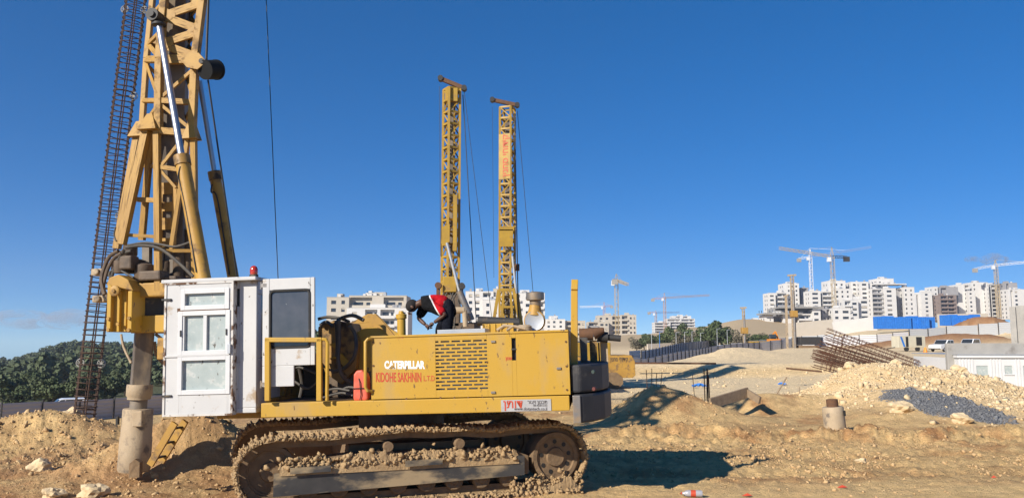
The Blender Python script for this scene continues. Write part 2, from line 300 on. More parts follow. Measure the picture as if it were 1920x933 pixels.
def soil_material(attr=True):
    m = bpy.data.materials.new('soil'); m.use_nodes = True; n = m.node_tree.nodes; l = m.node_tree.links; b = n['Principled BSDF']
    b.inputs['Roughness'].default_value = .95; b.inputs['Specular IOR Level'].default_value = .15
    at = n.new('ShaderNodeVertexColor'); at.layer_name = 'soil'; tc = n.new('ShaderNodeTexCoord')
    def noise(s, d=8, r=.65):
        t = n.new('ShaderNodeTexNoise'); t.inputs['Scale'].default_value = s; t.inputs['Detail'].default_value = d; t.inputs['Roughness'].default_value = r; l.new(tc.outputs['Object'], t.inputs['Vector']); return t.outputs['Fac']
    mr = n.new('ShaderNodeMapRange'); l.new(noise(3.5, 10, .7), mr.inputs[0]); mr.inputs[1].default_value = .3; mr.inputs[2].default_value = .7; mr.inputs[3].default_value = .7; mr.inputs[4].default_value = 1.24
    mx = n.new('ShaderNodeMix'); mx.data_type = 'RGBA'; mx.blend_type = 'MULTIPLY'; mx.inputs[0].default_value = 1; l.new(at.outputs[0], mx.inputs[6]); l.new(mr.outputs[0], mx.inputs[7])
    # pale grit
    vr = n.new('ShaderNodeTexVoronoi'); vr.inputs['Scale'].default_value = 9; l.new(tc.outputs['Object'], vr.inputs['Vector'])
    rp = n.new('ShaderNodeValToRGB'); rp.color_ramp.elements[0].position = .10; rp.color_ramp.elements[1].position = .17; rp.color_ramp.elements[0].color = (.45,.45,.45,1); rp.color_ramp.elements[1].color = (0,0,0,1); l.new(vr.outputs['Distance'], rp.inputs[0])
    m2 = n.new('ShaderNodeMix'); m2.data_type = 'RGBA'; l.new(rp.outputs[0], m2.inputs[0]); l.new(mx.outputs[2], m2.inputs[6]); m2.inputs[7].default_value = (.62,.5,.34,1); l.new(m2.outputs[2], b.inputs['Base Color'])
    ad = n.new('ShaderNodeMath'); ad.operation = 'ADD'; l.new(noise(14, 9, .7), ad.inputs[0]); l.new(noise(2.2, 6), ad.inputs[1])
    bp = n.new('ShaderNodeBump'); bp.inputs['Strength'].default_value = .9; bp.inputs['Distance'].default_value = .075; l.new(ad.outputs[0], bp.inputs['Height']); l.new(bp.outputs[0], b.inputs['Normal'])
    return m
M['soil'] = soil_material()
ground = put('ground', make_ground(), 'soil'); tag(ground, kind='structure')
# ---- clods and rubble: far too many to count
_t = (1+5**.5)/2; ICO_V = np.array([(-1,_t,0),(1,_t,0),(-1,-_t,0),(1,-_t,0),(0,-1,_t),(0,1,_t),(0,-1,-_t),(0,1,-_t),(_t,0,-1),(_t,0,1),(-_t,0,-1),(-_t,0,1)])/math.sqrt(1+_t*_t)
ICO_F = np.array([(0,11,5),(0,5,1),(0,1,7),(0,7,10),(0,10,11),(1,5,9),(5,11,4),(11,10,2),(10,7,6),(7,1,8),(3,9,4),(3,4,2),(3,2,6),(3,6,8),(3,8,9),(4,9,5),(2,4,11),(6,2,10),(8,6,7),(9,8,1)])
CUBE_V = np.array([(x,y,z) for x in (-1,1) for y in (-1,1) for z in (-1,1)])*.75
CUBE_F = np.array([(0,1,3),(0,3,2),(4,6,7),(4,7,5),(0,4,5),(0,5,1),(2,3,7),(2,7,6),(0,2,6),(0,6,4),(1,5,7),(1,7,3)])
def stones_mesh(name, P, S, flat=.7, jit=.34, cube=False):
    ICO_V, ICO_F = (CUBE_V, CUBE_F) if cube else (globals()['ICO_V'], globals()['ICO_F']); nv, nf = len(ICO_V), len(ICO_F); n = len(P); q = RNG.normal(size=(n, 4)); q /= np.linalg.norm(q, axis=1)[:, None]; w, x, y, z = q.T
    Rm = np.stack([1-2*(y*y+z*z),2*(x*y-z*w),2*(x*z+y*w),2*(x*y+z*w),1-2*(x*x+z*z),2*(y*z-x*w),2*(x*z-y*w),2*(y*z+x*w),1-2*(x*x+y*y)], -1).reshape(n, 3, 3)
    V = ICO_V[None]*(1+RNG.uniform(-jit, jit, (n, nv, 1)))*np.stack([np.ones(n), RNG.uniform(.6, 1, n), RNG.uniform(.45, flat+.1, n)], -1)[:, None]
    V = np.einsum('nij,nkj->nki', Rm, V)*S[:, None, None] + P[:, None]
    Fc = (ICO_F[None]+(np.arange(n)*nv)[:, None, None]).reshape(-1)
    m = bpy.data.meshes.new(name); m.vertices.add(n*nv); m.vertices.foreach_set('co', V.ravel()); m.loops.add(len(Fc)); m.loops.foreach_set('vertex_index', Fc)
    k = n*nf; m.polygons.add(k); m.polygons.foreach_set('loop_start', np.arange(0, k*3, 3)); m.polygons.foreach_set('loop_total', np.full(k, 3)); m.update(); return m
def scatter(n, x0, x1, y0, y1, dens):
    x = RNG.uniform(x0, x1, n); y = RNG.uniform(y0, y1, n); k = RNG.random(n) < dens(x, y); return x[k], y[k]
M['clod'] = mat('soil_clod', (.57,.40,.205), (.43,.265,.125), .8, .95, bump=.02, bscale=22)
M['rubble'] = mat('pale_rubble', (.70,.555,.355), (.52,.38,.205), .9, .95, bump=.02, bscale=14)
def clods():
    tr = lambda x, y: (np.exp(-((y-18.2)/2.6)**2)*.8+.03)*np.clip(fbm(x*.8, y*.8, 4)*4+.6, .05, 1)*(np.abs(x/y) < .72)
    x, y = scatter(80000, -14, 18, 10.5, 27, tr); s = np.clip(RNG.lognormal(-4.15, .55, len(x)), .008, .07)
    x2, y2 = scatter(24000, -14, 8, 10.5, 30, lambda x, y: (np.clip(bump(x,y,-11.8,20.6,2.4,2,1)+bump(x,y,-6.4,16.6,1.8,1.5,1.4)+bump(x,y,-8,13.4,2.4,1.3,.8)+.9*bump(x,y,5,26.4,2,1.9,1)+.6*bump(x,y,-7.6,10.9,1,1,1), 0, 1)))
    s2 = np.clip(RNG.lognormal(-4.0, .6, len(x2)), .01, .11)
    x = np.concatenate([x, x2]); y = np.concatenate([y, y2]); s = np.concatenate([s, s2]); z = hgt(x, y)+s*.2
    return stones_mesh('soil_clods', np.stack([x, y, z], -1), s)
tag(put('soil_clods', clods(), 'clod'), 'tan clods of churned earth strewn over the ground around the rig', 'earth', kind='stuff')
def rubble():
    x, y = scatter(60000, 10, 25, 22, 42, lambda x, y: np.clip(bump(x,y,16.4,31.8,4.9,6.9,1.2,0,2), 0, 1)*.8)
    gu = ((x-13.7)*.94+(y-26.2)*.34); gv = (-(x-13.7)*.34+(y-26.2)*.94); k = ((gu/1.35)**2+(gv/2.4)**2 > 1.1) | (RNG.random(len(x)) < .06); x = x[k]; y = y[k]
    s = np.clip(RNG.lognormal(-4.05, .68, len(x)), .01, .17)
    x3, y3 = scatter(2500, 4, 24, 40, 60, lambda x, y: .15+np.exp(-((y-58)/1.2)**2)); x = np.concatenate([x, x3]); y = np.concatenate([y, y3]); s = np.concatenate([s, np.clip(RNG.lognormal(-3.5, .6, len(x3)), .02, .16)])
    return stones_mesh('rubble', np.stack([x, y, hgt(x, y)+s*.2], -1), s, .8, .42, True)
tag(put('rubble', rubble(), 'rubble'), 'pale broken limestone rubble covering the big heap on the right', 'rubble', kind='stuff')
def grey_spoil():
    x, y = scatter(16000, 10, 18, 22, 30.5, lambda x, y: (((((x-13.7)*.94+(y-26.2)*.34)/1.35)**2+((-(x-13.7)*.34+(y-26.2)*.94)/2.4)**2) < .95+1.2*fbm(x*1.5+40, y*1.5, 4)).astype(float))
    s = np.clip(RNG.lognormal(-3.9, .5, len(x)), .012, .11); return stones_mesh('grey_spoil', np.stack([x, y, hgt(x, y)+s*.15], -1), s, .7, .42, True)
M['spoil'] = mat('grey_spoil', (.2,.202,.208), (.13,.132,.138), 2, .9, bump=.02, bscale=15)
tag(put('grey_spoil', grey_spoil(), 'spoil'), 'dark grey wet spoil spilling down the front of the rubble heap', 'spoil', kind='stuff')
ROCKS = [(-9.35,16.3,.2,'rounded tan boulder lying alone left of the drilling bucket'), (-6.95,13.75,.19,'pale limestone rock at the foot of the drilling bucket'),
 (-7.55,13.6,.15,'small pale rock just left of the drilling bucket foot'), (7.35,17.3,.09,'small white stone alone on the churned ground below the steel pipe stub'), (-11.25,20.9,.2,'angular boulder on top of the left earth mound'),
 (14.6,35.0,.26,'large boulder on the crest of the rubble heap beside the rebar cages'), (17.0,36.0,.26,'big tan boulder at the middle of the rubble heap crest'),
 (18.2,33.2,.3,'flat slab-like boulder high on the rubble heap face'), (12.2,25.6,.32,'buff boulder at the foot of the rubble heap left of the dark spoil'), (13.2,24.0,.27,'pinkish boulder touching the foot of the dark grey spoil'), (15.2,29.2,.2,'rock standing in the top of the dark grey spoil')]
def rock_mesh(seed, r):
    bm = bmesh.new(); bmesh.ops.create_icosphere(bm, subdivisions=3, radius=r); rg = random.Random(seed); ph = [rg.uniform(0, 6) for _ in range(6)]
    for v in bm.verts:
        d = v.co.normalized(); k = 1+.22*math.sin(3*d.x+ph[0])*math.sin(3.4*d.y+ph[1])+.16*math.sin(5*d.z+ph[2]+2*d.x)+.10*math.sin(9*d.x+ph[3])*math.sin(8*d.y+ph[4])+.05*math.sin(17*d.z+ph[5]+11*d.x)+rg.uniform(-.03,.03); v.co = Vector((d.x*1.15, d.y*.95, d.z*.72))*r*k
    m = bpy.data.meshes.new('rock'); bm.to_mesh(m); bm.free(); return m
for i, (x, y, r, lab) in enumerate(ROCKS):
    tag(put('rock', rock_mesh(i, r), 'rubble', loc=(x, y, gz(x, y)+r*.35)), lab, 'rock', 'loose rocks')
# ---- roads
def ribbon(name, pts, wd, material, dz=.06):
    vs = []; fs = []
    for i, (x, y) in enumerate(pts):
        a = pts[max(i-1, 0)]; b = pts[min(i+1, len(pts)-1)]; t = Vector((b[0]-a[0], b[1]-a[1], 0)).normalized(); nn = Vector((-t.y, t.x, 0))
        for k in (-.5, 0, .5): p = Vector((x, y, 0))+nn*wd*k; vs.append((p.x, p.y, gz(p.x, p.y)+dz))
    for i in range(len(pts)-1):
        for k in range(2): fs.append((i*3+k, i*3+k+1, i*3+k+4, i*3+k+3))
    return tag(MB().add(vs, fs).build(name, material, smooth=True), kind='structure')
M['asphalt'] = mat('asphalt', (.075,.073,.072), (.055,.054,.053), .5, .85)
def px_path(L): return [((px-960)/F*D, D) for px, D in L]
def dense(P, step):
    out = []
    for a, b in zip(P, P[1:]):
        n = max(1, int(math.hypot(b[0]-a[0], b[1]-a[1])/step)); out += [(a[0]+(b[0]-a[0])*i/n, a[1]+(b[1]-a[1])*i/n) for i in range(n)]
    return out+[P[-1]]
ribbon('road', dense(px_path([(1120,112),(1200,122),(1330,185),(1420,205),(1560,205),(1700,200)]), 6), 9, 'asphalt', .12)
ribbon('road', dense([(-75,86),(-62,92),(-40,108),(-20,125)], 5), 8, 'asphalt', .12)
# ------------------------------------------------------------------ the big drilling rig (local axes: u to its rear, v away from the camera, w up)
RC = Vector((-1.93, 14.55, 0)); _a, _b = rad(6), rad(1.8)
UA = Vector((math.cos(_a)*math.cos(_b), -math.sin(_a)*math.cos(_b), math.sin(_b))); VA = Vector((math.sin(_a), math.cos(_a), 0)); WA = UA.cross(VA)
RM = Matrix((UA, VA, WA)).transposed()
def R(px, py, v):
    q = (466.5-py)/F; d = Vector(((px-960)/F, CP-q*SP, SP+q*CP)); o = Vector((0, 0, CAMZ))-RC; t = (v-o.dot(VA))/d.dot(VA); P = o+d*t
    return Vector((P.dot(UA), v, P.dot(WA)))
def L2(p): p = Vector(p)-RC; return Vector((p.dot(UA), p.dot(VA), p.dot(WA)))      # world -> rig
rig = empty('drilling_rig', RC, 'large yellow crawler drilling rig with white cab and lattice mast in the foreground', 'drilling rig', 'crawler drilling rigs')
rig.rotation_mode = 'QUATERNION'; rig.rotation_quaternion = RM.to_quaternion()
def fit(body, px0, px1, pyb, cap, v, name, material, bold=0, parent=rig, rev=False):
    a = R(px0, pyb, v); b = R(px1, pyb, v); wd = (b-a).length
    c = bpy.data.curves.new('t', 'FONT'); c.body = body[::-1] if rev else body; c.size = cap/.72; c.extrude = .0015; c.offset = bold; c.resolution_u = 3
    o = bpy.data.objects.new('t', c); COL.objects.link(o); bpy.context.view_layer.update()
    m = bpy.data.meshes.new_from_object(o.evaluated_get(bpy.context.evaluated_depsgraph_get())); bpy.data.objects.remove(o)
    xs = [q.co.x for q in m.vertices]; x0 = min(xs); k = wd/(max(xs)-x0); d = (b-a).normalized()
    for q in m.vertices: q.co = a + d*((q.co.x-x0)*k) + Vector((0, -q.co.z-.002, q.co.y))
    m.name = name; return put(name, m, material, parent)
def rails(mb, u0, u1, w0, w1, holes, v0, v1):   # a flat wall (u,w) with rectangular holes, as butted boxes
    us = sorted({u0, u1, *[h[0] for h in holes], *[h[1] for h in holes]})
    for a, b in zip(us, us[1:]):
        m = (a+b)/2; cut = sorted([(h[2], h[3]) for h in holes if h[0] <= m <= h[1]]); z = w0
        for c0, c1 in cut:
            if c0 > z+1e-6: mb.box((a, v0, z), (b, v1, c0))
            z = c1
        if w1 > z+1e-6: mb.box((a, v0, z), (b, v1, w1))
    return mb
NV = -1.5; U = lambda px, py=690, v=NV: R(px, py, v).x; Hh = lambda py, px=880, v=NV: R(px, py, v).z
HU0, HU1, HW0, HW1 = -.12, 3.07, 1.585, 2.59
# frame and deck
MB().box((-1.95, NV-.02, 1.34), (3.05, -1.3, 1.57)).box((-1.9, -1.3, 1.36), (3.05, 1.5, 1.52)).build('main_frame', 'yellow', rig, bevel=.012)
MB().box((-1.93, -1.29, 1.522), (-.13, 1.45, 1.56)).build('deck_plate', 'grease', rig)
MB().box((-2.9, -1.1, 1.3), (-1.96, 1.2, 1.62)).box((-4.3, -.55, 2.32), (-1.9, .6, 2.7)).box((-2.3, -.5, 1.62), (-1.96, .6, 2.32)).build('front_frame', 'yellow_worn', rig, bevel=.015)
MB().cyl((0, 0, 1.0), (0, 0, 1.36), .75, n=28).build('slewing_ring', 'grease', rig, smooth=True)
# hood: near wall with the grille opening, end walls, cover over the rear half
gu0, gu1, gw0, gw1 = U(817), U(914), Hh(731), Hh(635); oil = (U(960, 670), U(968, 670), Hh(675, 965), Hh(633, 965))
hb = rails(MB(), HU0, HU1, HW0, HW1, [(gu0, gu1, gw0, gw1), oil], NV, NV+.04)
hood = hb.build('hood_side', 'yellow', rig, bevel=.004)
MB().box((HU0, NV+.04, HW0), (HU0+.04, .9, HW1-.25)).box((HU1-.04, NV+.04, HW0), (HU1, 1.2, HW1)).box((HU0, 1.2, HW0), (HU1, 1.24, HW1)).build('hood_end_walls', 'yellow_worn', rig)
MB().box((1.30, NV+.04, HW1-.03), (HU1-.04, 1.2, HW1)).build('hood_cover', 'yellow', rig, bevel=.006)
MB().box((HU0+.04, NV+.3, 2.13), (1.32, 1.2, 2.17)).build('service_platform', 'grease', rig)
MB().box((HU0, NV-.018, HW1-.028), (HU1, NV, HW1+.004)).build('hood_lip', 'yellow', hood, bevel=.004)
for a_, b_ in ((925, 640), (925, 735), (1048, 690)): p_ = R(a_, b_, NV); MB().box((p_.x-.035, NV-.022, p_.z-.018), (p_.x+.035, NV, p_.z+.018)).build('panel_latch', 'steel', hood, bevel=.004)
MB().box((oil[0]-.05, NV+.06, oil[2]-.05), (oil[1]+.05, NV+.12, oil[3]+.05)).build('level_gauge', 'black', rig)
MB().box((oil[0]-.006, NV-.005, (oil[2]+oil[3])/2-.012), (oil[1]+.006, NV+.05, (oil[2]+oil[3])/2+.012)).build('gauge_strap', 'dark', rig)
# grille: webs between the slots; each row of slots is a real opening
g = MB(); rows = 14; rh = (gw1-gw0)/rows
for r in range(rows+1):
    z = gw0+r*rh; g.box((gu0, NV+.003, max(gw0, z-rh*.27)), (gu1, NV+.03, min(gw1, z+rh*.27)))
for r in range(rows):
    pitch = (gu1-gu0)/4.75; off = 0 if r % 2 == 0 else pitch*.5
    k = -1
    while True:
        a = gu0+off+k*pitch+pitch*.80; b = a+pitch*.20; k += 1
        if a > gu1: break
        if b > gu0: g.box((max(a, gu0), NV+.003, gw0+(r+.27)*rh), (min(b, gu1), NV+.03, gw0+(r+.73)*rh))
g.build('grille', 'yellow', hood)
fin = MB().box((gu0-.1, NV+.12, gw0-.05), (gu1+.1, NV+.16, gw1+.05))
for i in range(60): x = gu0-.08+i*(gu1-gu0+.16)/60; fin.box((x, NV+.1, gw0-.05), (x+.004, NV+.12, gw1+.05))
fin.build('radiator_core', 'tin', rig)
for px, py in ((700,641),(700,685),(700,731),(1061,640),(1062,686),(1063,730),(762,747),(826,745),(852,745),(878,745),(905,745),(987,744),(820,680),(913,678)):
    p = R(px, py, NV); MB().cyl((p.x, NV-.012, p.z), (p.x, NV, p.z), .016, n=8).build('bolt', 'rust', rig)
fit('CATERPILLAR', 721, 797, 690, .118, NV, 'maker_lettering', 'white_text', .0085, hood)
p0 = R(731, 690, NV); MB().prism([(p0.x-.02, NV-.007, p0.z), (p0.x+.10, NV-.007, p0.z), (p0.x+.04, NV-.007, p0.z+.055)], (0, .003, 0)).build('emblem_triangle', 'yellow_worn', hood)
fit('KIDOHE SAKHNIN', 705, 790, 715, .150, NV, 'company_lettering', 'red_text', .004, hood)
fit('L.T.D', 794.5, 815, 713.5, .085, NV, 'company_suffix_lettering', 'red_text', .001, hood)
fit('סולר', 743, 757, 633, .05, NV, 'fuel_lettering', 'red_text', .002, hood, rev=True)
fit('שמן', 948, 960, 674, .05, NV, 'oil_lettering', 'red_text', .002, hood, rev=True)
sa, sb = R(940, 771, NV-.02), R(1033, 747, NV-.02)
plate = MB().box((sa.x, NV-.032, sa.z), (sb.x, NV-.022, sb.z)).build('maker_plate', 'plate', rig)
fit('דותן', 944, 980, 764, .13, NV-.032, 'plate_lettering', 'red_text', .003, plate, rev=True)
fit('תכנון ויצור', 989, 1026, 756, .055, NV-.032, 'plate_lettering', 'dark_text', .001, plate, rev=True)
fit('06-6581333', 1000, 1026, 761, .035, NV-.032, 'plate_lettering', 'dark_text', .0005, plate)
fit('www.dotantech.co.il', 964, 1026, 768.5, .05, NV-.032, 'plate_lettering', 'dark_text', .001, plate)
# railing, grab handles, step
def railing(pts, r, name): return MB().tube(pts, r, 8).build(name, 'yellow', rig, smooth=True)
rv = NV-.13; rl = MB()
for a, b in (((502,634),(502,751)), ((599,634),(599,751))): rl.bar(R(*a, rv), R(*b, rv), .085, .07)
rl.bar(R(497.5,636.5,rv), R(604,636.5,rv), .075, .07); rl.build('guard_rail', 'yellow', rig, bevel=.01)
railing([R(604,635,rv), R(611,636,rv), R(614,642,rv), R(613,750,rv)], .028, 'grab_rail')
hv_ = NV-.05
railing([R(697,634,hv_+.04), R(690,635,hv_-.02), R(685,640,hv_-.03), R(685,725,hv_-.03), R(689,732,hv_-.02), R(697,733,hv_+.04)], .026, 'grab_rail')
q0, q1 = R(338,790,-1.3), R(292,868,-1.3); lad = MB()
for dv in (-.17, .17): lad.bar(q0+Vector((0,dv,0)), q1+Vector((0,dv,0)), .05, .11, side=(1,0,1))
lad.build('boarding_ladder', 'yellow_worn', rig)
for t in (.15, .5, .85): c = q0.lerp(q1, t); MB().bar(c+Vector((0,-.18,0)), c+Vector((0,.18,0)), .06, .03, side=(0,0,1)).build('ladder_rung', 'dark', rig)
# ---- cab
CU0, CU1, CW0, CW1 = -3.6, -2.04, 1.42, 3.6
cab = MB().box((CU0, NV, CW0), (CU1, -.25, CW0+.08)).box((CU0-.03, NV-.14, CW1-.03), (CU1+.04, -.2, CW1+.03)).box((CU0, -.3, CW0+.08), (CU1, -.25, CW1-.03)).box((CU0, NV, CW0+.08), (CU0+.05, -.3, CW1-.03))
wl = lambda px, py: R(px, py, NV)
pw = (wl(437,560).x-.03, wl(449,560).x, wl(440,574).z, wl(440,541).z)
rails(cab, CU0, CU1, CW0+.08, CW1-.03, [(CU0+.2, -2.5, CW0+.25, CW1-.3), pw], NV, NV+.05)
rails(cab, -1.45, -.3, CW0+.08, CW1-.03, [(-1.3, -.5, 2.3, 3.4)], 0, .05) if False else None
cab.box((CU1-.05, NV+.05, CW0+.08), (CU1, -.3, 2.3)).box((CU1-.05, NV+.05, 3.35), (CU1, -.3, CW1-.03)).box((CU1-.05, NV+.05, 2.3), (CU1, NV+.2, 3.35)).box((CU1-.05, -.5, 2.3), (CU1, -.3, 3.35))
cab = cab.build('cab', 'white', rig, bevel=.012)
MB().box((CU1-.035, NV+.2, 2.3), (CU1-.025, -.5, 3.35)).build('cab_rear_window', 'glass', cab)
MB().box((pw[0], NV+.02, pw[2]), (pw[1], NV+.03, pw[3])).build('cab_side_window', 'glass', cab)
MB().box((CU0+.3, -1.2, CW0+.09), (CU1-.3, -.5, 2.3)).build('operator_seat', 'black', cab, bevel=.05)
# added door panel with household windows
DV0, DV1 = NV-.13, NV-.055; du0, du1, dw0, dw1 = R(311,650,DV0).x, R(434,650,DV0).x, CW0+.01, CW1-.06
d = lambda px, py: R(px, py, DV0)
def win(a, b): p, q = d(a[0], a[1]), d(b[0], b[1]); return (p.x, q.x, q.z, p.z)
WN = [win((343,546),(427,575)), win((338,587),(428,660)), win((337,671),(428,734))]
door = rails(MB(), du0, du1, dw0, dw1, WN, DV0, DV1).build('door_panel', 'white', cab, bevel=.004)
rb = MB()
for (a, b) in (((du0-.035, dw0-.03), (du0, dw1+.03)), ((du1, dw0-.03), (du1+.03, dw1+.03))): rb.box((a[0], DV0-.015, a[1]), (b[0], NV, b[1]))
rb.box((du0, DV0-.015, dw0-.03), (du1, NV, dw0)).box((du0, DV0-.015, dw1), (du1, NV, dw1+.03)).build('rusty_door_frame', M['white'] if False else mat('chipped_white_frame', (.62,.6,.56), (.5,.47,.43), 4, .6, dirt=(.13,.07,.04), dscale=6, dthr=.5, dsoft=.08), cab)
z = d(380,579.5).z; MB().box((d(333,580).x, DV0-.012, z-.03), (d(430,580).x, DV0, z+.03)).build('rust_strip', 'rust', door)
z = d(380,665.5).z; MB().box((du0, DV0-.02, z-.018), (du1-.03, DV0, z+.01)).build('drip_ledge', 'white', door)
for i, h in enumerate(WN):
    fr = MB(); t = .045
    fr.box((h[0]-.03, DV0-.02, h[2]-.03), (h[0]+t, DV1-.01, h[3]+.03)).box((h[1]-t, DV0-.02, h[2]-.03), (h[1]+.03, DV1-.01, h[3]+.03)).box((h[0]+t, DV0-.02, h[2]-.03), (h[1]-t, DV1-.01, h[2]+t)).box((h[0]+t, DV0-.02, h[3]-t), (h[1]-t, DV1-.01, h[3]+.03))
    if i == 1: m = h[0]+(h[1]-h[0])*.52; fr.box((m-.03, DV0-.01, h[2]+t), (m+.03, DV1-.012, h[3]-t)).box((h[0]+t, DV0-.004, h[2]+t), (h[0]+t+.03, DV1-.012, h[3]-t))
    fr.build('window_frame', 'white_clean', door, bevel=.004)
    if i == 1:
        MB().box((h[0]+t, DV1-.03, h[2]+t), (m-.03, DV1-.022, h[3]-t)).build('window_pane', 'film', door); MB().box((m+.03, DV1-.042, h[2]+t), (h[1]-t, DV1-.034, h[3]-t)).build('window_pane', 'film', door)
        for x in (h[0]+.015, h[1]-.035): MB().box((x, DV0-.035, (h[2]+h[3])/2-.05), (x+.02, DV0-.02, (h[2]+h[3])/2+.05)).build('window_latch', 'black', door)
    else: MB().box((h[0]+t, DV1-.03, h[2]+t), (h[1]-t, DV1-.022, h[3]-t)).build('window_pane', 'film', door)
for py in (560, 740): p = d(311, py); MB().box((p.x-.06, DV0-.03, p.z-.03), (p.x+.1, DV0-.001, p.z)).build('door_hinge', 'dark', door)
p = d(431, 648); MB().box((p.x-.02, DV0-.06, p.z-.12), (p.x+.03, DV0-.001, p.z+.03)).build('door_handle', 'tin', door)
# original cab door swung fully open, with its rounded window
OV = NV-.07; o_ = lambda px, py: R(px, py, OV); ow = (o_(505,600).x, o_(582,600).x, o_(540,652).z, o_(540,543).z)
ou0, ou1, ot, ob1, ob2, os_ = o_(492,600).x, o_(590,600).x, o_(540,521).z, o_(530,724).z, o_(570,684).z, o_(551,700).x
od = rails(MB(), ou0, ou1, ob2, ot, [ow], OV, OV+.045).box((ou0, OV, ob1), (os_, OV+.045, ob2)).build('open_cab_door', 'white', cab, bevel=.01)
M['doorglass'] = mat('tinted_door_glass', (.05,.055,.065), (.09,.09,.1), 3, .12, spec=.7, dirt=(.3,.29,.28), dscale=9, dthr=.7, dsoft=.03)
MB().box((ow[0]-.01, OV+.015, ow[2]-.01), (ow[1]+.01, OV+.025, ow[3]+.01)).build('window_pane', 'doorglass', od)
def rrect(u0, u1, w0, w1, r, v, n=5):
    P = []
    for cx, cz, s in ((u1-r, w1-r, 0), (u0+r, w1-r, 90), (u0+r, w0+r, 180), (u1-r, w0+r, 270)):
        for k in range(n+1): t = rad(s+90*k/n); P.append(Vector((cx+r*math.cos(t), v, cz+r*math.sin(t))))
    return P+[P[0], P[1]]
MB().tube(rrect(ow[0]+.01, ow[1]-.01, ow[2]+.01, ow[3]-.01, .07, OV+.005), .024, 6).build('window_seal', 'black', od, smooth=True)
for py in (535, 720): p = o_(489, py); MB().cyl((p.x, OV+.02, p.z-.06), (p.x, OV+.02, p.z+.06), .022, n=8).box((p.x, OV+.0, p.z-.03), (p.x+.1, OV+.02, p.z+.03)).build('door_hinge', 'steel', od)
p = R(476, 519, -1.0); bc = MB().lathe(p, [(.075,0),(.075,.04),(.06,.045)], 16).build('beacon_base', 'dark', rig)
MB().lathe(p+Vector((0,0,.045)), [(.06,0),(.066,.03),(.066,.09),(.05,.13),(.02,.15)], 16).build('beacon_lens', 'orange_glass', bc, smooth=True)
# ---- tracks
TH = rad(19.5); TD = Vector((math.cos(TH), math.sin(TH), 0)); TN = Vector((-math.sin(TH), math.cos(TH), 0)); T0 = Vector((-1.93, 14.55, .0))
def tw(s, n, z): return L2(T0+TD*s+TN*n+Vector((0,0,z)))
S0, S1, RI, RS, ZB = -2.32, 2.32, .47, .50, .06
def track_path():
    P = []; n = 10
    for k in range(n+1): t = rad(-90+180*k/n); P.append((S1+RS*math.cos(t), ZB+RS+RS*math.sin(t)))
    for s, z in ((1.75,1.03),(1.2,.985),(.72,1.03),(.2,1.02),(-.25,1.05),(-.9,1.0),(-1.5,.965),(-2.0,.97)): P.append((s, z+.03))
    for k in range(n+1): t = rad(90+180*k/n); P.append((S0+RI*math.cos(t), ZB+RI+RI*math.sin(t)))
    P.append(P[0]); return [Vector((a, 0, b)) for a, b in P]
TPATH = track_path()
def along(P, step):
    out = []; acc = 0
    Lt = sum((b-a).length for a, b in zip(P, P[1:])); n = round(Lt/step); st = Lt/n; tgt = 0; 
    for a, b in zip(P, P[1:]):
        l = (b-a).length
        while tgt <= acc+l-1e-6 and len(out) < n: t = (tgt-acc)/l; out.append((a.lerp(b, t), (b-a).normalized())); tgt += st
        acc += l
    return out
def shoe_mesh(seed):
    rg = random.Random(seed); bm = bmesh.new()
    prof = [(-.084,0),(-.084,.025),(-.074,.03),(-.07,.078),(-.054,.078),(-.045,.03),(.0,.026),(.01,.062),(.025,.062),(.035,.026),(.06,.026),(.084,.018),(.084,0)]
    cols = []; nn = 9
    for j in range(nn+1):
        y = -.3+.6*j/nn; edge = 1 if j in (0, nn) else 0
        cols.append([bm.verts.new((x+rg.uniform(-.008,.008), y+(rg.uniform(-.02,.02) if edge else 0), z+rg.uniform(0,.03)*(z > .01)*(1.3 if edge else .8))) for x, z in prof])
    for a, b in zip(cols, cols[1:]):
        for i in range(len(prof)): k = (i+1) % len(prof); bm.faces.new((a[i], a[k], b[k], b[i]))
    bm.faces.new(cols[0]); bm.faces.new(cols[-1][::-1]); bmesh.ops.recalc_face_normals(bm, faces=bm.faces)
    m = bpy.data.meshes.new('track_shoe'); bm.to_mesh(m); bm.free(); m.materials.append(M['mud']); return m
SHOES = [shoe_mesh(i) for i in range(5)]
def clump(mb_pts, name, parent, s0, s1, material='mud'):
    P = np.array([tuple(p) for p in mb_pts]); S = RNG.uniform(s0, s1, len(P)); return tag(put(name, stones_mesh(name, P, S, .95, .5, True), material, parent), kind='stuff')
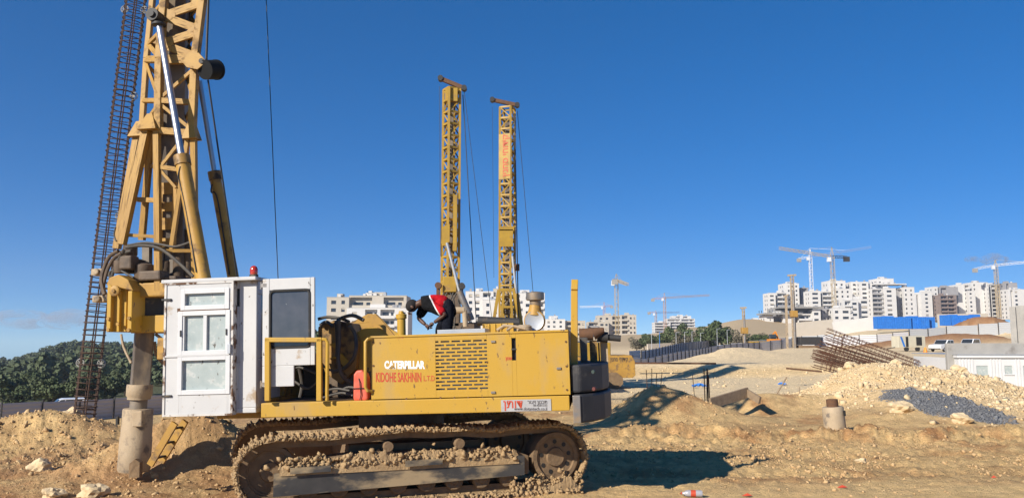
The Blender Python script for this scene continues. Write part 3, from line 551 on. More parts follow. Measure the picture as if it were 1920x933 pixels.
def make_track(n0):
    near = n0 < 0
    body = MB(); q = lambda s, n, z: tw(s, n0+n, z)
    # track frame beam
    pr = [(-2.25,.30),(-2.1,.66),(-1.2,.74),(1.4,.74),(1.85,.6),(1.85,.30)]
    body.prism([q(s, -.2, z) for s, z in pr], q(0,.4,0)-q(0,0,0))
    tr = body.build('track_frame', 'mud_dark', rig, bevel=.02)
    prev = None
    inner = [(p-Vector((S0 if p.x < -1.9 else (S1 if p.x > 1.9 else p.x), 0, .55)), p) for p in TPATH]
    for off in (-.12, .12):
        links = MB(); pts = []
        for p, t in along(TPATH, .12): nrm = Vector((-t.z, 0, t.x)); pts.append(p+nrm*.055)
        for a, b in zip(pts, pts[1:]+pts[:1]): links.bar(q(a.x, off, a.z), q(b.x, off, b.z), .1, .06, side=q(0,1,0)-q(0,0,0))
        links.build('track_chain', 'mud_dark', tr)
    for k, (p, t) in enumerate(along(TPATH, .195)):
        nrm = Vector((t.z, 0, -t.x))
        X = RM.transposed() @ (TD*t.x+Vector((0,0,t.z))); Z = RM.transposed() @ (TD*nrm.x+Vector((0,0,nrm.z))); Y = Z.cross(X)
        mx = Matrix((X, Y, Z)).transposed().to_4x4(); mx.translation = q(p.x, 0, p.z)
        put('track_shoe', SHOES[k % 5], None, tr, matrix=mx)
    for s, r, nm in ((S1, RS-.09, 'sprocket'), (S0, RI-.08, 'idler_wheel')):
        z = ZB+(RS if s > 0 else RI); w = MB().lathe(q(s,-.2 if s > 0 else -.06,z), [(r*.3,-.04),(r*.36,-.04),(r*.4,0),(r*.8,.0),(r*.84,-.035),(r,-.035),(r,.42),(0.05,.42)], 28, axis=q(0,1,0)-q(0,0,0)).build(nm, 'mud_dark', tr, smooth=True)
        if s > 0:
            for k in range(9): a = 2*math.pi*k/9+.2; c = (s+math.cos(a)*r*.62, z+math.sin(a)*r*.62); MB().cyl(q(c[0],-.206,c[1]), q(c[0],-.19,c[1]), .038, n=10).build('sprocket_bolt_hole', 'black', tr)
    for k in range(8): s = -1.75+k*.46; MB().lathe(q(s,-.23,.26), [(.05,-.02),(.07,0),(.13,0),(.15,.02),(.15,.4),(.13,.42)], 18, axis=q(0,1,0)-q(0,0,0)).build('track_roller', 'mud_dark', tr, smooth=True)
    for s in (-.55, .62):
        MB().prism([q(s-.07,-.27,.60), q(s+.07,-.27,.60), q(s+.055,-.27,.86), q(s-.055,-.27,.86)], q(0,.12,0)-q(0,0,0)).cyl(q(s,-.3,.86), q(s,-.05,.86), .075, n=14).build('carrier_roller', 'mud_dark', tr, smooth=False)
    if near:
        # side guard plate: higher at the rear
        g = MB().prism([q(-2.28,-.33,.20), q(1.72,-.33,.31), q(1.72,-.33,.62), q(1.3,-.33,.64), q(-2.28,-.33,.54)], q(0,.03,0)-q(0,0,0))
        g.build('track_guard', 'guard', tr)
        for s in (-1.75, -.0): MB().box((0,0,0),(0,0,0)) if False else MB().bar(q(s-.3,-.39,.575+.02*(s>-.5)), q(s+.3,-.39,.585+.02*(s>-.5)), .02, .09, side=(0,0,1)).build('guard_step', 'guard', tr)
        pts = [q(random.uniform(-2.1,1.6), random.uniform(-.34,-.12), .58+.05*random.random()+abs(random.gauss(0,.055))) for _ in range(700)]
        pts += [q(s+random.gauss(0,.16), random.uniform(-.34,-.14), .60+abs(random.gauss(0,.07))) for s in (-2.0,-1.9,-1.75,-1.1,-1.0,-.85,-.2,.0,.25,.35,.9,1.0) for _ in range(60)]
        clump(pts, 'caked_mud', tr, .012, .045)
        def heap(nm, s0, s1, n0_, n1_, zf):
            ns, nn_ = 240, 16; SS, NN = np.meshgrid(np.linspace(s0, s1, ns), np.linspace(n0_, n1_, nn_), indexing='ij'); ZZ = zf(SS, NN)
            vs = [q(a, b, c) for a, b, c in zip(SS.ravel(), NN.ravel(), ZZ.ravel())]; fs = [(i*nn_+j, (i+1)*nn_+j, (i+1)*nn_+j+1, i*nn_+j+1) for i in range(ns-1) for j in range(nn_-1)]
            MB().add(vs, fs).build(nm, 'mud', tr, smooth=False)
        edge = lambda NN, a, b: np.clip((NN-a)/.03, 0, 1)*np.clip((b-NN)/.05, 0, 1)
        heap('mud_bank', -2.2, 1.62, -.345, -.02, lambda S, N_: .5+edge(N_, -.345, -.02)*(.10+.16*np.clip(fbm(S*2.2, S*0+5, 3)*2.2+.35, 0, 1)+.16*fbm(S*13, N_*13, 4, .7)+.05*np.abs(fbm(S*40, N_*40, 3, .7))))
        heap('mud_bank', 1.45, 2.7, -.42, -.16, lambda S, N_: -.02+edge(N_, -.42, -.16)*(.06+.22*np.clip((S-1.5)/1.1, 0, 1)*np.clip((2.72-S)/.2, 0, 1)+.2*fbm(S*11, N_*11, 4, .7)))
        pts = [q(random.uniform(-2.6,2.7), random.uniform(-.5,-.2), random.uniform(-.02,.05)) for _ in range(1500)]+[q(random.uniform(1.5,2.75), random.uniform(-.4,-.2), .05+abs(random.gauss(0,.1))) for _ in range(500)]
        clump(pts, 'caked_mud', tr, .012, .042)
    pts = []
    for p, t in along(TPATH, .006):
        if p.z > .25 or near: nrm = Vector((t.z, 0, -t.x)); pp = p+nrm*random.uniform(.02,.06); pts.append(q(pp.x, random.choice((-.3,-.28,random.uniform(-.3,.3))), pp.z))
    clump(pts, 'shoe_mud', tr, .01, .036)
    return tr
make_track(-1.22); make_track(1.22)
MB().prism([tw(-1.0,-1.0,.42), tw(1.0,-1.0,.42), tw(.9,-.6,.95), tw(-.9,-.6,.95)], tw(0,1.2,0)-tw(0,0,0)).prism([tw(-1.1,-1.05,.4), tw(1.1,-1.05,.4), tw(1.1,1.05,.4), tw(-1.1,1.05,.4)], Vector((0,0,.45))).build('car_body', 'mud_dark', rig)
# ---- counterweight and what stands at the rear
plan = [(3.1,-1.5),(3.24,-1.5),(3.42,-1.32),(3.6,-.9),(3.7,-.4),(3.72,.1),(3.66,.6),(3.52,1.05),(3.3,1.5),(3.1,1.5)]
M['dull_green'] = mat('faded_green', (.035,.055,.05), None, 1, .6); M['dull_red'] = mat('faded_red', (.12,.035,.03), None, 1, .6)
cw = MB().prism([(u, v, 1.14) for u, v in plan], (0,0,.44)).prism([(u*.985+.03, v*.96, 1.6) for u, v in plan], (0,0,.44)).build('counterweight', 'cwt', rig, bevel=.035)
MB().box((3.1,-1.53,1.14),(3.22,-1.5,1.57)).build('counterweight_lit_strip', 'steel', cw, bevel=.01)  # paler plate paints the sunlit near side of the weight
for px, py, c in ((1090,697,'dull_green'), (1088,729,'dull_red')): p = R(px, py, -1.32); MB().cyl((3.45,-1.3,p.z),(3.43,-1.33,p.z), .03, n=12).build('reflector', c, cw)
pst = [R(1077,692,-1.15), R(1077,545,-1.15), R(1077.5,526,-1.1)]
MB().bar(pst[0], pst[1], .11, .09).bar(pst[1], pst[2]+Vector((0,.09,0)), .11, .09).build('rear_post', 'yellow', rig, bevel=.008)
def vbox(a, b, v0, v1, name, material, **k): p, q = R(a[0], a[1], v0), R(b[0], b[1], v0); return MB().box((min(p.x,q.x), v0, min(p.z,q.z)), (max(p.x,q.x), v1, max(p.z,q.z))).build(name, material, rig, **k)
vbox((1087,632),(1102,690), .1, .5, 'rear_radiator', 'dark'); vbox((1105,638),(1121,690), .3, .55, 'rear_guard_post', 'yellow_greasy'); vbox((1125,638),(1142,712), .5, .75, 'rear_guard_post', 'bucket')
vbox((1121,642),(1126,690), .35, .5, 'rear_hose_box', 'black')
ms = MB()
for i in range(10): p = R(1087+1.5*i, 633, .08); q_ = R(1087+1.5*i, 689, .08); ms.bar(p, q_, .004)
for j in range(24): p = R(1087, 634+2.3*j, .075); q_ = R(1102, 634+2.3*j, .075); ms.bar(p, q_, .004)
ms.build('radiator_mesh', 'steel', rig)
MB().cyl(R(1086,627,.3), R(1112,626,.3), .11, n=14).cyl(R(1112,626,.3), R(1132,618,.3), .11, .05, n=14).cyl(R(1112,619,.3), R(1133,617,.3), .03, n=8).build('exhaust_elbow', 'rust', rig, smooth=True)
MB().cyl(R(1120,630,.4), R(1140,632,.4), .095, n=14).cyl(R(1140,632,.4), R(1164,634,.4), .06, n=12).build('exhaust_pipe', 'dark', rig, smooth=True)
# ---- on the hood
MB().cyl(R(896,601,-.2), R(974,605,-.2), .082, n=16).build('muffler', 'dark', rig, smooth=True)
yb = MB(); a, b = R(906,607,-.5), R(962,619,-.5); yb.box((a.x,-.5,HW1),(b.x,.2,a.z))
for i in range(6): x = a.x+(b.x-a.x)*i/5; yb.box((x-.012,-.52,HW1),(x+.012,-.5,a.z))
yb.build('engine_cover_box', 'yellow', rig, bevel=.02)
c0 = R(1002,601,-.35); dn = MB().lathe(c0+Vector((0,.16,0)), [(.06,0),(.17,.0),(.185,.04),(.185,.16),(.16,.17)], 24, axis=(0,-1,0)).build('air_filter_housing', 'yellow_worn', rig, smooth=True)
MB().lathe(c0, [(.02,-.05),(.05,-.05),(.09,-.03),(.13,.0),(.165,.012),(.165,.03),(.13,.02),(.0001,.02)], 24, axis=(0,-1,0)).build('air_filter_dish', 'tin', dn, smooth=True)
MB().cyl(c0+Vector((0,.08,.1)), R(1004,565,-.27), .13, .085, n=18).build('filter_duct', 'yellow_worn', rig, smooth=True)
MB().lathe(R(1004,574,-.27), [(.09,0),(.10,.03),(.10,.10),(.155,.11),(.16,.15),(.16,.23),(.145,.245),(.02,.26)], 22).build('air_precleaner', 'steel', rig, smooth=True)
MB().lathe(R(983,616,-.5)-Vector((0,0,.06)), [(.10,0),(.13,.02),(.13,.10),(.09,.13)], 18).build('turbo_housing', 'bucket', rig, smooth=True)
MB().tube([R(932,619,-.5), R(945,610,-.5), R(965,612,-.5), R(978,614,-.5)], .03, 8).tube([R(950,619,-.7), R(962,611,-.7), R(985,616,-.7)], .022, 8).build('intake_pipe', 'bucket', rig, smooth=True)
MB().lathe(R(753,632,-.4), [(.075,0),(.075,.32),(.095,.33),(.095,.4),(.05,.41),(.04,.46)], 16).build('filler_neck', 'yellow', rig, smooth=True)
vbox((1066,620),(1072,655), -1.2, 1.0, 'rear_bracket', 'dark') if False else None
# ---- winch and the clutter on the deck
wc = R(697,662,-.35); wn = MB().lathe(wc+Vector((0,0,0)), [(.06,0),(.46,0),(.46,.05),(.3,.05),(.3,.7),(.46,.7),(.46,.75),(.06,.75)], 32, axis=(0,1,0)).build('winch_drum', 'yellow', rig, smooth=True)
for v in (-.42, .45): MB().prism([R(640,606,v), R(660,603,v), R(690,588,v), R(705,588,v), R(716,598,v), R(750,634,v), R(745,700,v), R(640,700,v)], (0,.05,0)).build('winch_bracket', 'yellow_worn', wn) if v > 0 else MB().prism([R(662,606,v), R(690,589,v), R(704,589,v), R(713,597,v), R(741,630,v), R(728,628,v), R(712,610,v), R(692,603,v), R(672,606,v)], (0,.05,0)).build('winch_bracket', 'yellow_worn', wn)
MB().prism([R(596,612,-.5), R(625,600,-.5), R(660,606,-.5), R(672,640,-.5), R(668,690,-.5), R(640,720,-.5), R(610,700,-.5), R(596,660,-.5)], (0,.5,0)).build('boom_bracket', 'yellow_greasy', rig, bevel=.02)
MB().prism([R(617,645,-.56), R(634,640,-.56), R(634,658,-.56)], (0,.05,0)).prism([R(616,672,-.56), R(640,662,-.56), R(656,680,-.56), R(646,688,-.56), R(632,672,-.56)], (0,.05,0)).build('boom_rib', 'yellow', rig)
MB().box((-1.9,.2,1.56),(-.2,1.3,2.3)).box((-1.2,-.4,1.56),(-.2,.1,2.0)).build('hydraulic_tank', 'grease', rig, bevel=.03)
def hose(pts, r=.03, material='hose', name='hydraulic_hose'):
    P = [Vector(p) for p in pts]; out = []
    for i in range(len(P)-1):
        p0, p1, p2, p3 = P[max(i-1,0)], P[i], P[i+1], P[min(i+2,len(P)-1)]
        for k in range(6): t = k/6; out.append(.5*((2*p1)+(p2-p0)*t+(2*p0-5*p1+4*p2-p3)*t*t+(3*p1-p0-3*p2+p3)*t**3))
    return MB().tube(out+[P[-1]], r, 8).build(name, material, rig, smooth=True)
HS = [([(596,598),(615,594),(640,597),(655,603)],-.6,.028), ([(628,607),(640,596),(662,591),(682,600)],-.75,.032), ([(600,610),(612,603),(624,612)],-.6,.03), ([(655,610),(665,625),(668,650),(662,672),(645,690),(622,697)],-.8,.034),
      ([(635,600),(636,640),(634,670),(640,700),(655,715),(680,722)],-.9,.036), ([(632,606),(634,640),(633,668)],-.8,.045), ([(596,668),(612,690),(640,694),(662,676)],-.7,.02), ([(600,735),(630,728),(660,732),(690,726)],-1.1,.02), ([(597,720),(625,738),(655,725),(692,738)],-1.0,.022), ([(605,745),(640,736),(668,742),(694,734)],-1.2,.02), ([(598,700),(606,720),(602,742)],-1.0,.02), ([(512,690),(540,700),(560,688),(592,700)],-.9,.02), ([(512,720),(545,712),(575,728),(594,716)],-1.0,.022),([(560,686),(566,720),(562,745)],-.9,.03)]
for pts, v, r in HS: hose([R(x, y, v+.05*math.sin(i*1.7)) for i, (x, y) in enumerate(pts)], r)
# ---- mast of the big rig
VN, VF = -.40, .50
def corner(tab, v): return [R(x, y, v) for x, y in tab]
A = corner([(318,-230),(308,0),(299,110),(297,245)], VN); B = corner([(404,-230),(380,0),(366,110),(360,250)], VN)
C = corner([(300,-230),(286,0),(275,110),(266,245)], VF); D = corner([(378,-230),(360,0),(347,110),(338,250)], VF)
ms = MB()
for P, w in ((A,.13),(B,.13),(C,.10),(D,.10)):
    for a, b in zip(P, P[1:]): ms.bar(a, b, w, w)
mast = ms.build('mast', 'yellow_worn', rig, bevel=.008)
def mbeam(a, b, w, h=None, nm='brace', material='yellow_worn'): return beam(nm, a, b, w, h or w, material, mast)
def on(P, tab_y, y, v):                          # point on a corner polyline at photograph height y
    for a, b, ya, yb in zip(P, P[1:], tab_y, tab_y[1:]):
        if ya <= y <= yb: return a.lerp(b, (y-ya)/(yb-ya))
YT = [-230, 0, 110, 246]; pA = lambda y: on(A, YT, y, VN); pB = lambda y: on(B, YT, y, VN); pC = lambda y: on(C, YT, y, VF); pD = lambda y: on(D, YT, y, VF)
ys = [-228, -170, -112, -54, 4, 58, 108]
for i, (y0, y1) in enumerate(zip(ys, ys[1:])):   # plated upper part with triangular cut-outs
    wd = .15
    ym = (y0+y1)/2; mbeam(pB(y0+2), pA(ym), wd, .05); mbeam(pA(ym), pB(y1-2), wd, .05); mbeam(pA(y0), pC(ym), .09, .05); mbeam(pC(ym), pA(y1), .09, .05)
    mbeam(pD(y0), pC(ym), .10, .04); mbeam(pC(ym), pD(y1), .10, .04); mbeam(pB(y0), pD(ym), .09, .04); mbeam(pD(ym), pB(y1), .09, .04)
    pa, pb = pA(ym), pA(ym-10)
    put('gusset_plate', MB().prism([pA(ym-16)+Vector((.02,-.03,0)), pA(ym+16)+Vector((.02,-.03,0)), pA(ym+4)+Vector((.26,-.03,0)), pA(ym-4)+Vector((.26,-.03,0))], (0,.05,0)).mesh('gusset_plate'), 'yellow_worn', mast)
    put('gusset_plate', MB().prism([pB(y1-18)+Vector((-.02,-.03,0)), pB(min(y1+14,240))+Vector((-.02,-.03,0)), pB(y1)+Vector((-.22,-.03,0))], (0,.05,0)).mesh('gusset_plate'), 'yellow_worn', mast)
for y, w in ((112,.16),(190,.1),(246,.12)):
    mbeam(pA(min(y,246)), pB(min(y,246)), w, .09, 'cross_member'); mbeam(pA(y), pC(y), w*.8, .08, 'cross_member'); mbeam(pC(y), pD(y), w*.7, .07, 'cross_member'); mbeam(pB(y), pD(y), w*.7, .07, 'cross_member')
for a, b in ((pB(128), pA(188)), (pA(194), pB(240)), (pC(118), pA(186)), (pA(196), pC(240)), (pC(120), pD(188)), (pD(194), pC(242)), (pD(120), pB(188)), (pB(194), pD(240))): mbeam(a, b, .06, .05)
# splayed base of the mast
for cx, cy, v, r in ((283,222,VN,.17), (262,236,VF,.15), (360,238,VN,.125)):
    t = R(cx, cy-2, v); put('leg_cap', MB().add([t+Vector((x*r*1.1, y*r, -.26)) for x, y in ((-1,-1),(1,-1),(1,1),(-1,1))]+[t+Vector((x*.05, y*.05, .06)) for x, y in ((-1,-1),(1,-1),(1,1),(-1,1))], [(0,1,5,4),(1,2,6,5),(2,3,7,6),(3,0,4,7),(4,5,6,7),(3,2,1,0)]).mesh('leg_cap'), 'yellow_worn', mast)
LEGS = [((274,246,VN),(228,458,-.55),.13), ((284,248,VN+.1),(266,450,-.1),.10), ((294,246,VN),(297,545,-.45),.105), ((258,252,VF),(219,466,.35),.12), ((353,254,VN),(321,470,-.3),.075), ((363,252,VN),(366,525,-.2),.10), ((345,256,VF),(345,520,.5),.10), ((352,256,.1),(340,500,.1),.06)]
for a, b, w in LEGS: mbeam(R(*a), R(*b), w, w, 'leg')
for a, b, w in (((292,312,VN),(336,318,VN),.08), ((300,314,VN),(336,268,VN),.055), ((258,374,-.3),(300,376,-.4),.085), ((262,310,-.1),(290,312,-.3),.07), ((250,330,0),(276,292,-.2),.04), ((300,318,VN),(330,352,VN),.05), ((300,470,-.4),(366,470,-.2),.06), ((232,440,-.5),(300,444,-.4),.06)): mbeam(R(*a), R(*b), w, w*.8, 'cross_member')
pl = MB(); v = -.25
hs = [(314,371,9.5), (311,402,8), (313,438,10)]; ua, ub, wa, wb = R(300,345,v).x, R(331,345,v).x, R(315,462,v).z, R(315,342,v).z
cut = []
for hx, hy, hr in hs: c = R(hx, hy, v); rr = hr*.0088; cut.append((max(ua+.01, c.x-rr), min(ub-.01, c.x+rr), c.z-rr*.9, c.z+rr*.9))
u0 = min(c[0] for c in cut); u1 = max(c[1] for c in cut); cut = [(u0, u1, c[2], c[3]) for c in cut]
rails(pl, ua, ub, wa, wb, sorted(cut, key=lambda c: c[2]), v, v+.03).build('perforated_plate', 'yellow_worn', mast)
# kelly bar, rotary drive and drilling bucket
k0, k1 = R(331,-240,.05), R(270,620,.05); kl = MB()
def sq(p, q, w, ang):
    d = (q-p).normalized(); a = Vector((math.cos(ang), math.sin(ang), 0)); a = (a-d*a.dot(d)).normalized(); b = d.cross(a); h = w/2
    return [p+a*h+b*h, p-a*h+b*h, p-a*h-b*h, p+a*h-b*h, q+a*h+b*h, q-a*h+b*h, q-a*h-b*h, q+a*h-b*h], [(0,1,2,3),(7,6,5,4),(0,4,5,1),(1,5,6,2),(2,6,7,3),(3,7,4,0)]
kl.add(*sq(R(332,-240,.05), R(322,470,.05), .46, .35)); kl.add(*sq(R(272,610,-.1), R(262,727,-.1), .32, .62))
kl.build('kelly_bar', 'kelly', rig, bevel=.02)
for xa, xb, w_, v_ in ((352,336,.16,.3), (312,300,.14,.32)): MB().bar(R(xa,-230,v_), R(xb,480,v_), w_, .1).build('mast_dark_filler', 'dark', rig)  # dark bars added so the inside of the mast reads dark
b0 = R(263,722,-.1); ax = (R(250,890,-.1)-R(262,727,-.1)).normalized()
def drum(name, y0, prof, material): return MB().lathe(R(262+(y0-727)*(-12/163), y0, -.1), prof, 26, axis=ax).build(name, material, rig, smooth=True)
drum('kelly_collar', 720, [(.1,0),(.22,.0),(.225,.03),(.225,.2),(.2,.23),(.2,.27),(.1,.27)], 'bucket'); drum('kelly_stub', 746, [(.15,0),(.15,.24),(.1,.24)], 'kelly')
bk = drum('drilling_bucket', 765, [(.05,0),(.245,0),(.26,.02),(.265,.5),(.275,.52),(.28,1.08),(.26,1.12),(.05,1.12)], 'bucket')
p = R(268,790,-.1); MB().box((p.x-.02,-.42,p.z-.06),(p.x+.16,-.345,p.z+.22)).build('bucket_latch', 'bucket', bk, bevel=.02)
p = R(232,783,-.1); MB().box((p.x-.02,-.32,p.z-.1),(p.x+.02,-.26,p.z+.05)).build('bucket_slot', 'black', bk)
p = R(268,868,-.1); MB().prism([(p.x-.09,-.40,p.z-.2),(p.x+.1,-.38,p.z-.2),(p.x+.1,-.38,p.z+.06),(p.x+.02,-.4,p.z+.12),(p.x-.08,-.4,p.z+.04)], (0,.1,0)).build('bucket_tooth', 'mud_dark', bk)
def rb(a, b, v0, v1): p, q = R(*a, v0), R(*b, v0); return (min(p.x,q.x), v0, min(p.z,q.z)), (max(p.x,q.x), v1, max(p.z,q.z))
hd = MB().box(*rb((199,622),(209,532), -.75, .25)).box(*rb((209,622),(238,540), -.66, .2)).box(*rb((238,622),(248,545), -.75, .25)).box(*rb((221,622),(225,545), -.73, -.6)).build('feed_carriage', 'yellow', rig, bevel=.012)
MB().prism([R(199,534,-.75), R(205,520,-.75), R(222,514,-.75), R(240,524,-.75), R(250,545,-.75)], (0,.9,0)).build('carriage_yoke', 'yellow_worn', rig, bevel=.015)
c = R(217,545,-.76); MB().lathe(c, [(.095,0),(.095,.05),(.08,.06),(.03,.06),(.03,.09)], 18, axis=(0,-1,0)).build('pivot_pin', 'yellow_worn', hd, smooth=True)
for px, py in ((204,597),(204,618),(243,596),(242,618),(222,607)): p = R(px, py, -.75); MB().cyl((p.x,-.785,p.z),(p.x,-.74,p.z), .03, n=10).build('bolt', 'yellow_worn', hd)
MB().box(*rb((240,558),(312,528), -.5, .55)).build('rotary_gearbox', 'yellow_worn', rig, bevel=.03)
MB().cyl(R(278,556,0), R(276,592,0), .36, n=24).build('dark_void_drum', 'dark', rig, smooth=True)  # dark drum added as the shade of the void below the gearbox
MB().box(*rb((249,624),(312,590), -.42, .5)).build('support_beam', 'yellow', rig, bevel=.012)
for px, py in ((251,594),(251,619)): p = R(px, py, -.43); MB().box((p.x-.03,-.47,p.z-.05),(p.x+.05,-.42,p.z+.05)).build('beam_lug', 'yellow_worn', rig)
mt = [((234,500),(234,470),.15,-.3), ((252,512),(252,486),.2,-.1), ((270,528),(270,494),.17,-.35), ((290,526),(290,500),.14,-.2), ((226,512),(226,486),.12,-.5), ((244,480),(244,458),.13,.1), ((310,520),(310,488),.13,.1), ((335,525),(338,440),.11,.1), ((352,525),(354,430),.10,.2)]
for a, b, r, v in mt: MB().lathe(R(*a, v), [(r*.9,0),(r,.02),(r,(R(*b, v)-R(*a, v)).length-.03),(r*.6,(R(*b, v)-R(*a, v)).length)], 16).build('hydraulic_motor', 'grease', rig, smooth=True)
MB().box(*rb((222,505),(246,478), -.62, -.35)).box(*rb((258,526),(300,506), -.55, -.2)).box(*rb((205,530),(330,516), -.4, .4)).build('motor_block', 'grease', rig, bevel=.03)
for x, y0, y1, w in ((276,462,520,.14), (320,440,525,.16), (306,450,520,.08)): MB().bar(R(x, y0, .1), R(x, y1, .1), w, .12).build('guide_sleeve', 'kelly', rig)
for pts, r in (([(222,470),(206,480),(196,500),(190,525),(196,552)],.035), ([(228,474),(212,486),(200,510),(194,540),(204,560)],.032), ([(232,468),(216,500),(206,530)],.028), ([(240,460),(270,455),(300,458),(330,462),(366,450)],.022), ([(236,464),(268,460),(300,466),(330,488),(362,518)],.03), ([(246,470),(226,478),(216,500)],.025), ([(250,520),(220,505),(205,512),(210,530)],.02), ([(190,540),(200,562),(226,560)],.024), ([(218,452),(214,440),(217,425)],.014)):
    hose([R(x, y, -.62+.06*math.sin(i)) for i, (x, y) in enumerate(pts)], r, 'grease' if r > .03 else 'hose')
hose([R(227,626,-.2), R(232,650,-.2), R(246,680,-.25)], .022, 'bucket'); hose([R(292,626,-.2), R(308,640,-.2), R(312,655,-.1)], .03, 'bucket'); hose([R(290,640,.2), R(293,665,.2), R(310,685,.2)], .03, 'bucket')
for px, py in ((186,510),(188,560)): p = R(px, py, -.3); MB().box((p.x-.1,-.4,p.z-.07),(p.x+.14,-.2,p.z+.06)).cyl((p.x+.02,-.45,p.z),(p.x+.02,-.4,p.z),.06,n=10).build('cage_guide', 'bucket', rig, bevel=.02)
# hydraulic rams
def ram(t, m, b, rr, br, nm):
    o = MB().cyl(m, b, br, n=20).build(nm, 'yellow_worn', rig, smooth=True); d_ = (Vector(m)-Vector(b)).normalized()
    MB().cyl(Vector(m)-d_*.02, Vector(m)+d_*.16, br*1.15, n=20).build('ram_gland', 'yellow_greasy', o, smooth=True); MB().cyl(m, t, rr, n=16).build('ram_rod', 'chrome', o, smooth=True); return o
r1 = ram(R(299,50,-.55), R(343,308,-.85), R(384,535,-1.05), .062, .125, 'mast_ram'); ram(R(374,152,.5), R(404,336,.75), R(440,535,1.0), .05, .11, 'mast_ram')
p = R(292,32,-.56); MB().cyl(p+Vector((0,-.14,0)), p+Vector((0,.14,0)), .12, n=18).cyl(p+Vector((0,-.18,0)), p+Vector((0,-.14,0)), .06, n=14).build('ram_pivot', 'dark', rig, smooth=True); MB().lathe(R(298,48,-.55), [(.05,-.02),(.13,0),(.13,.04),(.06,.07)], 16).build('ram_collar', 'dark', rig, smooth=True)
hose([R(338,312,-.98), R(334,330,-1.0), R(338,345,-1.0), R(350,400,-1.05), R(368,510,-1.16)], .012, 'dark'); hose([R(398,345,.6), R(396,360,.6), R(408,375,.65), R(430,515,.85)], .014, 'black')
M['sheave'] = mat('black_sheave', (.012,.012,.012), None, 1, .7, spec=.2)
# sheave bracket with its black sheave, ropes
for v in (-.62, -.5): MB().prism([R(338,112,v), R(352,101,v), R(372,99,v), R(384,112,v), R(384,118,v), R(370,130,v), R(350,126,v)], (0,.03,0)).build('sheave_bracket', 'yellow_worn', rig)
MB().cyl(R(384,131,-.6), R(404,131,-.35), .18, n=22).cyl(R(404,131,-.35), R(407,131,-.31), .19, n=22).build('rope_sheave', 'sheave', rig, smooth=True)
p = R(377,114,-.64); MB().cyl(p, p+Vector((0,.2,0)), .05, n=14).build('sheave_pin', 'dark', rig)
for a, b, r in ((R(399,-240,-.4), R(387,112,-.4), .022), (R(390,150,-.3), R(446,530,.3), .017), (R(489,-240,.9), R(523,560,.9), .009)): MB().cyl(a, b, r, n=6).build('wire_rope', 'black', rig, smooth=True)
MB().cyl(R(344,-236,.05)+Vector((0,-.5,0)), R(344,-236,.05)+Vector((0,.6,0)), .3, n=22).bar(R(318,-238,0), R(480,-244,.4), .2, .2).build('mast_head', 'yellow_worn', rig)

# ------------------------------------------------------------------ things on and around the rig
ro = lambda p: RC + RM @ Vector(p)                 # rig -> world
def rig_thing(mb, name, material, lab, cat, at, **k):
    base = ro(at); o = mb.build(name, material, None, **k); o.rotation_mode = 'QUATERNION'; o.rotation_quaternion = RM.to_quaternion(); o.location = base
    return tag(o, lab, cat)
p = R(681,748,-1.25); jc = MB()
jc.prism([(-.11,0,0),(.11,0,0),(.125,0,.05),(.12,0,.36),(.09,0,.44),(.03,0,.49),(-.06,0,.49),(-.11,0,.42),(-.12,0,.05)], (0,.2,0))
rig_thing(jc, 'jerry_can', 'redplastic', 'red plastic jerry can standing on the rig deck by the grab rail', 'jerry can', (p.x, -1.42, 1.562), bevel=.03)
t = bpy.data.objects['jerry_can']; MB().cyl((.07,.1,.46),(.09,.1,.53),.035,n=12).build('cap', 'black', t); MB().tube([(-.02,-.005,.36),(0,-.02,.3),(.02,-.02,.1),(.0,-.02,.02)], .008, 6).tube([(-.12,-.012,.2),(.12,-.012,.2)], .008, 6).build('tie_cord', 'black', t)
p = R(822,624,-1.2); q = R(911,613,-1.2)
rig_thing(MB().box((0,0,0),(q.x-p.x,.55,q.z-p.z)), 'metal_box', 'tin', 'flat galvanised metal box lying on the rig hood beside the worker', 'metal box', (p.x, -1.3, 2.592), bevel=.006)
# ---- worker bending over the engine bay
per = empty('person', ro((.88,-.1,2.17)), 'worker in red and black shirt and dark trousers bending over the engine', 'person'); per.rotation_mode = 'QUATERNION'; per.rotation_quaternion = RM.to_quaternion()
PO = Vector((.88,-.1,2.17)); Q = lambda px, py, v: R(px, py, v)-PO
def skin(name, nodes, edges, material, parent=per, sub=2, root=0):
    m = bpy.data.meshes.new(name); m.from_pydata([n[0] for n in nodes], edges, []); o = put(name, m, material, parent)
    sk = o.modifiers.new('skin', 'SKIN'); sk.use_smooth_shade = True; 
    for i, n in enumerate(nodes): m.skin_vertices[0].data[i].radius = n[1] if isinstance(n[1], tuple) else (n[1], n[1]); m.skin_vertices[0].data[i].use_root = (i == root)
    s = o.modifiers.new('sub', 'SUBSURF'); s.levels = sub; s.render_levels = sub; return o
hip = Q(842,572,-.1); chest = Q(804,562,-.1); neck = Q(789,566,-.1); head = Q(773,576,-.1)
shN, shF = Q(803,571,-.30), Q(800,568,.12); elN, elF = Q(836,589,-.36), Q(784,596,.1); haN, haF = Q(806,610,-.28), Q(803,613,-.02)
kneeN, kneeF = Q(838,622,-.26), Q(822,620,.08); ftN, ftF = Q(842,668,-.26), Q(836,668,.08)
ftN.z = ftF.z = .06
N = [(hip,(.13,.14)), (hip.lerp(chest,.5),(.135,.13)), (chest,(.13,.15)), (neck,.058), (head.lerp(neck,.35),.07), (head,(.088,.10)), (Q(767,581,-.1),.06), (shN,.07), (elN,.047), (haN.lerp(elN,.25),.033), (shF,.07), (elF,.047), (haF.lerp(elF,.25),.033), (hip+Vector((0,-.11,-.05)),.10), (kneeN,.07), (ftN,.05), (ftN+Vector((-.16,0,-.02)),.04), (hip+Vector((0,.11,-.05)),.10), (kneeF,.07), (ftF,.05), (ftF+Vector((-.16,0,-.02)),.04)]
